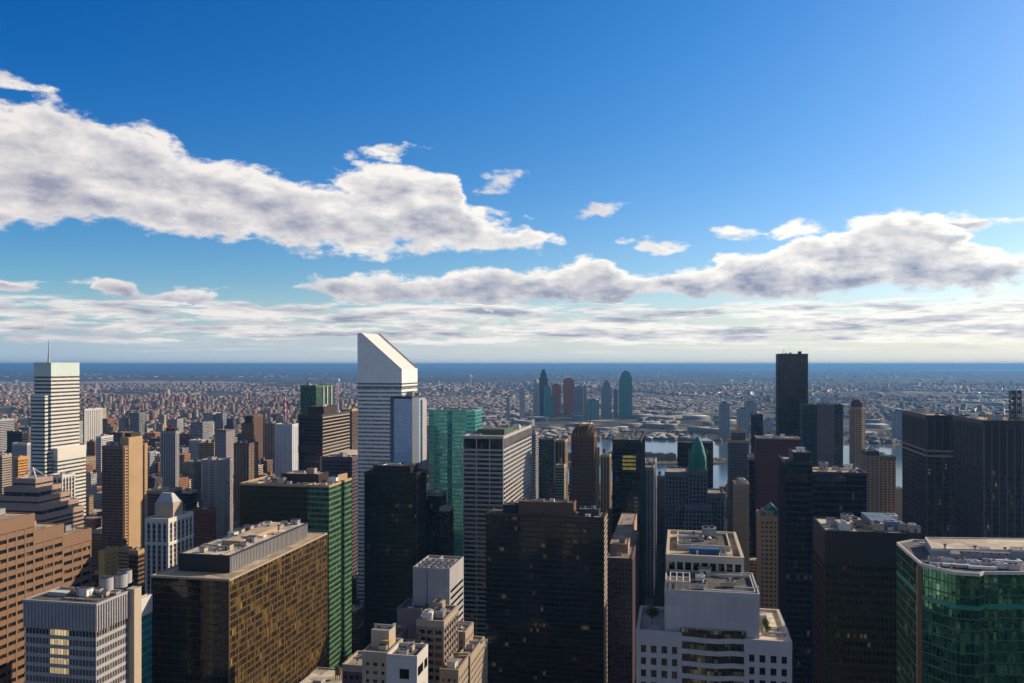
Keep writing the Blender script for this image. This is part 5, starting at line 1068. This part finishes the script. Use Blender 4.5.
far_tower('apartment_tower', 'slim white slab left of the lone grey slab across the river', 506.5, 510, 398.5, 3800, w_lgry, cat='apartment tower')
far_tower('apartment_tower', 'pale blue glass tower on the far bank, left of the waterfront group', 719.5, 729, 403, 2930, gf_grey, cat='apartment tower', cap=w_lgry)
far_tower('apartment_tower', 'grey-blue glass tower in the waterfront group, front left', 737.5, 748, 409, 2900, gf_grey, cat='apartment tower', cap=w_lgry)
far_tower('apartment_tower', 'taller grey-blue tower behind the waterfront group', 745, 756, 402, 3080, gf_grey, cat='apartment tower', cap=w_gry)
far_tower('apartment_tower', 'low hazy tower at the right end of the waterfront group', 762.5, 772, 420, 3200, gf_grey, cat='apartment tower', cap=w_lgry)
far_tower('apartment_tower', 'hazy mid-height tower between the black slab and the tallest dark tower', 770, 777.5, 425, 3250, gf_grey, cat='apartment tower', cap=w_lgry)
far_tower('apartment_tower', 'blue-grey block behind the left dark tower of the right-hand pair', 893, 903, 411, 2950, gf_grey, cat='apartment tower', cap=w_lgry)
# striped chimneys
def chimney(px, pytop, D, label):
    r = (px-512)/F*D; X, Y = r*CT-D*ST, r*ST+D*CT; h = H-(pytop-EYE)*D/F; root = thing('chimney', label, (X, Y, 0), 'chimney', 'striped chimneys'); n = 7
    lo = MB(); lo.cyl(0, 0, 4.6, 0, h*.55, 14, 0, r2=3.8); link('shaft', lo.mesh('shaft', [w_lgry]), root)
    for i in range(n):
        q = MB(); q.cyl(0, 0, 3.8-.15*i, h*.55+h*.45*i/n, h*.55+h*.45*(i+1)/n, 14, 0, r2=3.65-.15*i); link('painted_band', q.mesh('painted_band', [m_red if i % 2 == 0 else m_white]), root)
chimney(285, 394, 2900, 'red and white striped chimney left of the green balcony tower')
chimney(335.5, 386, 4200, 'red and white striped chimney just right of the green balcony tower')
chimney(337.5, 389, 4300, 'slightly shorter striped chimney beside the right-hand striped chimney')
def ball(px, pyc, D, rad, label):
    r = (px-512)/F*D; X, Y = r*CT-D*ST, r*ST+D*CT; z = H-(pyc-EYE)*D/F; root = thing('water_tower', label, (X, Y, 0), 'water tower')
    st_ = MB(); st_.cyl(0, 0, rad*.35, 0, z-rad*.8, 12, 0, r2=rad*.22); link('stem', st_.mesh('stem', [m_white]), root)
    s_ = MB(); prev = None
    for i in range(10):
        a0, a1 = -math.pi/2+math.pi*i/10, -math.pi/2+math.pi*(i+1)/10
        s_.cyl(0, 0, max(.05, rad*math.cos(a0)), z+rad*math.sin(a0), z+rad*math.sin(a1), 16, 0, r2=max(.05, rad*math.cos(a1)))
    link('tank', s_.mesh('tank', [m_white]), root)
ball(470.5, 376.5, 9500, 20, 'white ball-shaped water tower on the plain above the teal tower')
ball(338, 380.5, 8000, 19, 'white ball-shaped water tower near the slanted tower')

# ================================================================== BLOCKS BETWEEN THE TOWERS
rn = random.Random(77)
def inpoly(x, y, poly):
    c = False; j = len(poly)-1
    for i in range(len(poly)):
        if (poly[i][1] > y) != (poly[j][1] > y) and x < (poly[j][0]-poly[i][0])*(y-poly[i][1])/(poly[j][1]-poly[i][1])+poly[i][0]: c = not c
        j = i
    return c
PAL = [('tan brick', (.36, .25, .15)), ('red brick', (.24, .09, .06)), ('brown brick', (.17, .105, .07)), ('grey stone', (.26, .26, .27)), ('cream stone', (.48, .41, .31)), ('white brick', (.58, .56, .53)),
       ('dark grey', (.07, .07, .08)), ('buff stone', (.40, .31, .21)), ('pale grey', (.42, .42, .44)), ('rust-coloured', (.34, .15, .08))]
lots = []
cols_ = [(ya, yb) for (ya, yb) in ys if ya >= 262]+[(1560, 1760), (1790, 2000), (2030, 2250)]
for (ya, yb) in cols_:
    for i in range(len(STREETS)-1):
        for row in (0, 1):
            xa = STREETS[i]+9+row*32; xb = xa+29; y = ya+3
            while y < yb-14:
                L = rn.choice((16, 20, 26, 34, 44)); L = min(L, yb-2-y)
                x0, x1, y0, y1 = xa, xb, y, y+L-1.5; y += L
                if L < 12: continue
                pxc, _, D = proj((x0+x1)/2, (y0+y1)/2, 0)
                if D < 150 or pxc < -60 or pxc > 1090: continue
                if ya >= 1500 and (pxc > 400 or any(inpoly(q[0], q[1], RIV) for q in ((x0, y0), (x1, y1), (x0, y1), (x1, y0)))): continue
                if any(x0 < f[1]+1.5 and x1 > f[0]-1.5 and y0 < f[3]+1.5 and y1 > f[2]-1.5 for f in FOOT): continue
                u = rn.random()
                if D < 620: h = 18+u*60
                elif D < 1000: h = 15+60*u*u+(rn.random() < .10)*rn.uniform(20, 50)
                elif D < 1500: h = 18+60*u*u+(rn.random() < .24)*rn.uniform(20, 65)
                else: h = 18+55*u*u+(rn.random() < .32)*rn.uniform(20, 75)
                if pxc > 480: h = min(h, 62 if D > 1100 else 75)
                if D < 640 and 330 < pxc < 1010: h = min(h, H-(712-EYE)*D/F)
                if h < 8: continue
                if pxc > 480 and D > 1300: h = min(h, 46) if rn.random() < .9 else rn.uniform(50, 80)
                lots.append([x0, x1, y0, y1, h, pxc, D])
# which can be seen: running skyline over picture columns, front to back
sky_ = np.full(1200, 683.0)
items = [(DEP((f[0]+f[1])/2, f[2]), 'F', f) for f in FOOT]+[(l[6], 'L', l) for l in lots]
items.sort(key=lambda q: q[0])
vis = []
for D, kd, q in items:
    if D < 50: continue
    x0, x1, y0, y1, h = q[:5]
    ps = [proj(x, y, h) for x in (x0, x1) for y in (y0, y1) if DEP(x, y) > 30]
    if not ps: continue
    a = int(max(0, min(p[0] for p in ps)+60)); b_ = int(min(1199, max(p[0] for p in ps)+60)); 
    if b_ <= a: continue
    topb = min(p[1] for p in ps); ft = max(p[1] for p in ps)
    seen = float(np.clip(sky_[a:b_+1]-topb, 0, 60).sum())
    if kd == 'L': vis.append((seen, q, a-60, b_-60, topb))
    sky_[a:b_+1] = np.minimum(sky_[a:b_+1], ft)
vis.sort(key=lambda q: -q[0])
indiv = [v for v in vis if v[0] > 6][:300]; rest = [v for v in vis if v not in indiv]
fm = filler_mat('city_wall', False); fmt_ = filler_mat('district_wall', True)
LAND = [(tag_, px) for tag_, px in (('masted tower', 56), ('tan balcony slab', 125), ('red-signed tower', 170), ('rounded grey tower', 215), ('white striped tower', 287), ('dark banded block', 325), ('slanted tower', 385),
        ('teal tower', 450), ('white banded slab', 500), ('gothic spike tower', 584), ('tower with lit floors', 627), ('copper-roofed hotel', 698), ('red-brown slab', 780), ('blue-black tower', 825), ('brick towers', 880), ('right-hand pair', 960))]
seenlab = {}
raw = []
unitbox = {}
for (sv, q, a, b_, tp) in indiv:
    x0, x1, y0, y1, h, pxc, D = q
    cn, cc = rn.choice(PAL if pxc < 480 else PAL[:5]+PAL[6:8])
    root = thing('city_building', '', ((x0+x1)/2, (y0+y1)/2, 0), 'building', 'city blocks between the towers')
    w_, l_ = (x1-x0)/2, (y1-y0)/2; kind = rn.choice(('flat', 'step', 'step', 'tank', 'flat'))
    fj = rn.uniform(.7, 1.2); cj = tuple(min(.8, c*fj) for c in cc)
    mb = MB()
    if kind == 'step':
        hs_ = h*rn.uniform(.6, .85); mb.box(-w_, w_, -l_, l_, 0, hs_, 0); mb.box(-w_*.72, w_*.62, -l_*.6, l_*.75, hs_, h, 0)
    else: mb.box(-w_, w_, -l_, l_, 0, h, 0); hs_ = h
    o = link('wall', mb.mesh('wall', [fm]), root); o.color = (*cj, 1)
    n = 2+int(w_ > 10)
    pr = MB()
    pr.ring(offset(rectp(-w_, w_, -l_, l_), .25), rectp(-w_+.4, w_-.4, -l_+.4, l_-.4), hs_-1.0, hs_+1.0)
    if kind == 'step':
        p = link('parapet', pr.mesh('parapet', [fm]), root); p.color = (*[min(.8, c*1.25) for c in cj], 1); pr = MB()
        pr.ring(offset(rectp(-w_*.72, w_*.62, -l_*.6, l_*.75), .2), offset(rectp(-w_*.72, w_*.62, -l_*.6, l_*.75), -.4), h-.8, h+.9)
    p = link('parapet', pr.mesh('parapet', [fm]), root); p.color = (*[min(.8, c*1.25) for c in cj], 1)
    rc = rn.choice((rdark, grav, rlight, rdark, grav)); rf = MB(); rf.prism(offset(rectp(-w_, w_, -l_, l_) if kind != 'step' else rectp(-w_*.72, w_*.62, -l_*.6, l_*.75), -.4), h+.01, h+.25, 0); link('roof', rf.mesh('roof', [rc]), root)
    hb_ = MB(); hx, hy = rn.uniform(-.4, .2)*w_, rn.uniform(-.3, .3)*l_; hb_.box(hx-2.5, hx+2.5, hy-3, hy+3, h+.25, h+rn.uniform(3, 6)); e = link('roof_hut', hb_.mesh('roof_hut', [fm]), root); e.color = (*cj, 1)
    if kind == 'tank' or rn.random() < .25: water_tank(root, root.location.x+w_*.35, root.location.y+l_*.3, h+.25, 2.0, 3.4)
    if rn.random() < .6: link('air_conditioner', unit('air_conditioner', rn.choice((0, 1, 2))), root, (-w_*.4, -l_*.45 if kind != 'step' else -l_*.3, h+.25))
    lm = min(LAND, key=lambda z: abs(z[1]-pxc)); sz = 'low' if h < 32 else ('mid-rise' if h < 62 else 'tall')
    rel = 'left of' if pxc < lm[1]-8 else ('right of' if pxc > lm[1]+8 else 'in line with')
    dd = 'near' if D < 700 else ('middle-distance' if D < 1200 else 'distant')
    raw.append((root, '%s %s %s building%s' % (dd, sz, cn, ', stepped top' if kind == 'step' else (', roof tank' if kind == 'tank' else '')), '%s %s' % (rel, lm[0]), pxc))
ORD = ['first', 'second', 'third', 'fourth', 'fifth', 'sixth', 'seventh', 'eighth', 'ninth', 'tenth']
byl = {}
for r in raw: byl.setdefault(r[1]+' '+r[2], []).append(r)
for k_, v in byl.items():
    v.sort(key=lambda r: r[3])
    for i, r in enumerate(v): r[0]['label'] = k_ if len(v) == 1 else '%s, %s from left' % (k_, ORD[min(i, 9)])

# ---- dense districts as single objects
def district(name, label, boxes, bcol, rcol, kindcat='houses'):
    """boxes: array n x (x, y, half w, half l, z0, h, angle)"""
    B = np.array(boxes, np.float32); n = len(B); c, s = np.cos(B[:, 6]), np.sin(B[:, 6])
    V = np.zeros((n, 8, 3), np.float32)
    for k_, (i, j) in enumerate(((-1, -1), (1, -1), (1, 1), (-1, 1))):
        dx, dy = i*B[:, 2], j*B[:, 3]
        for t_ in (0, 1): V[:, k_+4*t_, 0] = B[:, 0]+dx*c-dy*s; V[:, k_+4*t_, 1] = B[:, 1]+dx*s+dy*c; V[:, k_+4*t_, 2] = B[:, 4]+(B[:, 5] if t_ else 0)
    base = (np.arange(n)*8)[:, None, None]; Fq = (np.array([[0, 1, 5, 4], [1, 2, 6, 5], [2, 3, 7, 6], [3, 0, 4, 7], [4, 5, 6, 7]])[None]+base).reshape(-1)
    me = bpy.data.meshes.new(name); me.vertices.add(n*8); me.vertices.foreach_set('co', V.reshape(-1)); me.loops.add(n*20); me.loops.foreach_set('vertex_index', Fq.astype(np.int32))
    me.polygons.add(n*5); me.polygons.foreach_set('loop_start', np.arange(0, n*20, 4, dtype=np.int32)); me.polygons.foreach_set('loop_total', np.full(n*5, 4, np.int32)); me.update(calc_edges=True)
    at_ = me.color_attributes.new('col', 'FLOAT_COLOR', 'CORNER'); cl = np.ones((n, 5, 4, 4), np.float32)
    cl[:, :4, :, :3] = np.array(bcol, np.float32)[:, None, None, :]; cl[:, 4, :, :3] = np.array(rcol, np.float32)[:, None, :]
    at_.data.foreach_set('color', cl.reshape(-1)); me.materials.append(fmt_)
    return tag(link(name, me), label, kindcat, None, 'stuff')
npr = np.random.RandomState(5)
if rest:
    bx, bc, rc_ = [], [], []
    for (sv, q, a, b_, tp) in rest:
        x0, x1, y0, y1, h = q[:5]; bx.append(((x0+x1)/2, (y0+y1)/2, (x1-x0)/2, (y1-y0)/2, 0, h, 0)); c = PAL[rn.randrange(8)][1]; bc.append(c); rc_.append((.12, .115, .11) if rn.random() < .6 else (.35, .32, .28))
    district('low_city_blocks', 'mass of further low rooftops filling the streets between the towers', bx, bc, rc_, 'buildings')
def vnoise(x, y, sc, seed):
    rs = np.random.RandomState(seed); gr = rs.rand(64, 64); fx = x/sc; fy = y/sc; ix = np.floor(fx).astype(int); iy = np.floor(fy).astype(int); tx, ty = fx-ix, fy-iy; tx = tx*tx*(3-2*tx); ty = ty*ty*(3-2*ty)
    g_ = lambda i, j: gr[i % 64, j % 64]
    return (g_(ix, iy)*(1-tx)+g_(ix+1, iy)*tx)*(1-ty)+(g_(ix, iy+1)*(1-tx)+g_(ix+1, iy+1)*tx)*ty
def gridded(D0, D1, pitch, ang, px0, px1, name, label, hfun, colset, roofset, warehouse=.1, thr=.3, fillp=.9, seed=1, cat='houses'):
    rs = np.random.RandomState(seed); c, s = math.cos(ang), math.sin(ang); R_ = D1*1.3
    n = int(2*R_/pitch); u = (np.arange(n)-n/2)*pitch
    U, V_ = np.meshgrid(u, u*.82); keep = (np.abs((np.arange(n) % 7))[None, :] > 0)*np.ones((n, 1), bool)
    U = U[keep]; V_ = V_[keep]; U = U+rs.uniform(-.42, .42, U.shape)*pitch; V_ = V_+rs.uniform(-.42, .42, U.shape)*pitch
    X = U*c-V_*s; Y = U*s+V_*c
    D = Y*CT-X*ST; px = 512+F*(X*CT+Y*ST)/np.maximum(D, 1)
    ok = (D > D0) & (D < D1) & (px > px0) & (px < px1)
    X, Y, D, px = X[ok], Y[ok], D[ok], px[ok]
    park = vnoise(X+50000, Y+50000, 1100, seed+3)*.55+vnoise(X+50000, Y+50000, 260, seed+4)*.45
    lane_ = np.abs(((X*math.cos(ang+.5)+Y*math.sin(ang+.5))+180*np.sin(Y/700.0)) % 640-320) > 300; park = np.where(lane_, 0, park)
    ok = (park > thr) & (rs.rand(len(X)) < fillp)
    ok2 = np.array([not inpoly(x, y, RIVX) for x, y in zip(X, Y)]) if D0 < 5000 else np.ones(len(X), bool)
    ok &= ok2
    for f in FOOT:
        if f[2] > 2600: ok &= ~((X > f[0]-20) & (X < f[1]+20) & (Y > f[2]-20) & (Y < f[3]+20))
    X, Y, D, px = X[ok], Y[ok], D[ok], px[ok]; n = len(X)
    indz = vnoise(X+50000, Y+50000, 1500, seed+9)
    wh = rs.rand(n) < warehouse*(.3+2.2*(indz > .5))
    hw_ = pitch*rs.uniform(.28, .44, n)*np.where(wh, 1.15, 1); hl = pitch*.82*rs.uniform(.30, .46, n)*np.where(wh, 1.1, 1)
    h = hfun(rs, X, Y, D, px, n); h = np.where(wh, rs.uniform(7, 13, n), h)
    A = ang+np.floor(vnoise(X+50000, Y+50000, 1300, seed+31)*5)*.5
    ci = rs.randint(0, len(colset), n); cb = np.array(colset)[ci]*rs.uniform(.75, 1.25, (n, 1)); cr = np.array(roofset)[rs.randint(0, len(roofset), n)]*rs.uniform(.7, 1.25, (n, 1))
    cr = np.where((wh & (rs.rand(n) < .6))[:, None], np.array((.62, .60, .56))[None]*rs.uniform(.7, 1.15, (n, 1)), cr)
    district(name, label, np.stack([X, Y, hw_, hl, np.zeros(n), h, A], 1), cb, cr, cat)
RIVX = RIV
QC = [(.42, .25, .15), (.36, .14, .09), (.5, .38, .27), (.52, .43, .34), (.3, .18, .12), (.38, .30, .25), (.17, .11, .09), (.24, .23, .24)]
QC = [tuple(q*.88 for q in c) for c in QC]
QR = [(.08, .075, .07), (.13, .12, .11), (.24, .21, .18), (.42, .38, .33), (.10, .09, .09), (.2, .12, .09)]
def h_left(rs, X, Y, D, px, n):
    est = vnoise(X+50000, Y+50000, 300, 91); return 8+rs.rand(n)**2*13+np.where((rs.rand(n) < .22) & (est > .66), rs.uniform(12, 34, n), 0)+np.where(rs.rand(n) < .012, rs.uniform(15, 45, n), 0)
def h_mid(rs, X, Y, D, px, n): return 8+rs.rand(n)**2*14+np.where(rs.rand(n) < .012, rs.uniform(10, 35, n), 0)
gridded(2080, 3400, 27, .55, -80, 395, 'uptown_blocks', 'dense uptown brick blocks and slabs receding on the left', h_left, QC, QR, .03, .36, .92, 2, 'buildings')
gridded(2760, 6500, 30, -.18, 380, 1110, 'riverside_district', 'low workshops and pale flat warehouse roofs beyond the river', h_mid, [(.16, .12, .1), (.2, .2, .21), (.28, .26, .24), (.12, .12, .13), (.25, .1, .07)], QR+[(.45, .44, .43)], .42, .36, .88, 3, 'buildings')
gridded(3400, 6500, 27, .42, -80, 382, 'brick_district', 'densely packed brick houses and apartment slabs beyond the uptown blocks', h_left, QC[:6], QR, .05, .42, .92, 4)
gridded(6500, 11500, 48, .2, -100, 1130, 'outer_district', 'tiny houses of the outer district stretching to the plain', h_mid, QC[2:6]+QC[:1], QR[2:]+QR[3:4], .16, .47, .8, 5)
gridded(12500, 26000, 150, .1, -100, 1130, 'far_suburb', 'specks of distant suburb on the hazy plain', h_mid, QC[2:6], QR[2:4], .25, .70, .4, 6)
# expressways and yards on the far side
def strip(name, pts, wid, z, mat):
    P_ = [G(*q) for q in pts]; mb = MB()
    for i, p in enumerate(P_):
        a = P_[max(0, i-1)]; b_ = P_[min(len(P_)-1, i+1)]; L = math.hypot(b_[0]-a[0], b_[1]-a[1]); nx, ny = -(b_[1]-a[1])/L*wid/2, (b_[0]-a[0])/L*wid/2
        mb.v += [(p[0]+nx, p[1]+ny, z), (p[0]-nx, p[1]-ny, z), (p[0]-nx, p[1]-ny, 0), (p[0]+nx, p[1]+ny, 0)]
    for i in range(len(P_)-1):
        k_ = 4*i; mb.f += [(k_+1, k_, k_+4, k_+5), (k_+2, k_+1, k_+5, k_+6), (k_, k_+3, k_+7, k_+4)]; mb.m += [0]*3
    tag(link(name, mb.mesh(name, [mat])), kind='structure')
m_exp = wall('pale_roadway', (.36, .33, .29), .15, .85, False)
strip('expressway', [(840, 398), (900, 404), (960, 402), (1060, 409)], 45, 11, m_exp)
strip('expressway', [(640, 421), (700, 416), (760, 414), (860, 411), (980, 420)], 30, 14, m_exp)
strip('expressway', [(470, 421), (500, 417), (545, 414), (580, 416), (640, 412)], 26, 13, m_exp)
strip('expressway', [(690, 386), (760, 387), (860, 386), (1000, 389)], 60, 10, m_exp)
strip('railway', [(420, 411), (520, 409), (640, 406), (760, 408), (900, 397)], 50, 8, wall('rail_ballast', (.12, .10, .09), .2, .9, False))
rw = random.Random(21); bx, bc, rc_ = [], [], []
for _ in range(210):      # long sheds with pale roofs
    px, py = rw.uniform(490, 1040), rw.uniform(388, 434)
    if rw.random() < .35: py = rw.uniform(380, 392)
    g_ = G(px, py)
    if inpoly(g_[0], g_[1], RIV): continue
    s_ = rw.uniform(22, 60); bx.append((g_[0], g_[1], s_, s_*rw.uniform(.3, .6), 0, rw.uniform(15, 21), rw.uniform(-.4, .4))); bc.append((.3, .28, .26)); q = rw.uniform(.3, .8); rc_.append((q, q*.98, q*.94))
district('long_sheds', 'long pale roofed warehouses scattered over the low ground beyond the river', bx, bc, rc_, 'warehouses')
# island buildings
bx = []; 
for i in range(16):
    g_ = G(548+i*11.2, 461.2); 
    if i in (9, 10, 11) or rn.random() < .35: bx.append((g_[0], g_[1], rn.uniform(10, 17), rn.uniform(9, 15), 4, rn.uniform(10, 24), T))
for i, q in enumerate(bx):
    r_ = thing('island_building', '', (q[0], q[1], 4), 'building', 'buildings on the river island'); mb = MB(); mb.box(-q[2], q[2], -q[3], q[3], 0, q[5]); o = link('wall', mb.mesh('wall', [fm]), r_); o.color = (.2, .12, .08, 1)
    mb = MB(); mb.box(-q[2]*.5, q[2]*.5, -q[3]*.5, q[3]*.5, q[5], q[5]+3); o = link('roof_hut', mb.mesh('roof_hut', [fm]), r_); o.color = (.3, .25, .2, 1); r_.rotation_euler.z = T
    r_['label'] = 'brown block on the narrow river island, %s from the left' % ORD[min(i, 9)]
# bare winter trees: shore and island, parks uptown (uncountable from here)
v = []; f = []; rs = random.Random(12)
def tuft(x, y, s_):
    n = 26
    for i in range(n):
        th = rs.uniform(0, 6.28); u = rs.random()**.5; c = (x+s_*u*math.cos(th), y+s_*u*math.sin(th), s_*.5+s_*1.1*rs.random()); k_ = len(v); l_ = s_*.28
        a = (rs.gauss(0, l_), rs.gauss(0, l_), rs.gauss(0, l_)); b_ = (rs.gauss(0, l_), rs.gauss(0, l_), rs.gauss(0, l_))
        v.extend([(c[0]-a[0], c[1]-a[1], c[2]-a[2]), (c[0]+b_[0], c[1]+b_[1], c[2]+b_[2]), (c[0]+a[0], c[1]+a[1], c[2]+a[2])]); f.append((k_, k_+1, k_+2))
for i in range(150): g_ = G(rs.uniform(545, 735), rs.uniform(459.5, 463.5)); tuft(g_[0], g_[1], 3.5)
for i in range(500): g_ = G(rs.uniform(110, 300), rs.uniform(413, 421)); tuft(g_[0], g_[1], 8)
for i in range(500): g_ = G(rs.uniform(100, 360), rs.uniform(403, 407)); tuft(g_[0], g_[1], 9)
for i in range(300): g_ = G(rs.uniform(480, 1000), rs.uniform(433, 437)); tuft(g_[0], g_[1], 6)
me = bpy.data.meshes.new('bare_trees'); me.from_pydata(v, [], f); me.materials.append(wall('winter_twigs', (.07, .055, .035), .2, .9, False)); tag(link('bare_trees', me), 'brown winter trees along the banks and far avenues', 'trees', None, 'stuff')
print('INDIV', len(indiv), 'REST', len(rest), 'OBJ', len(bpy.data.objects))
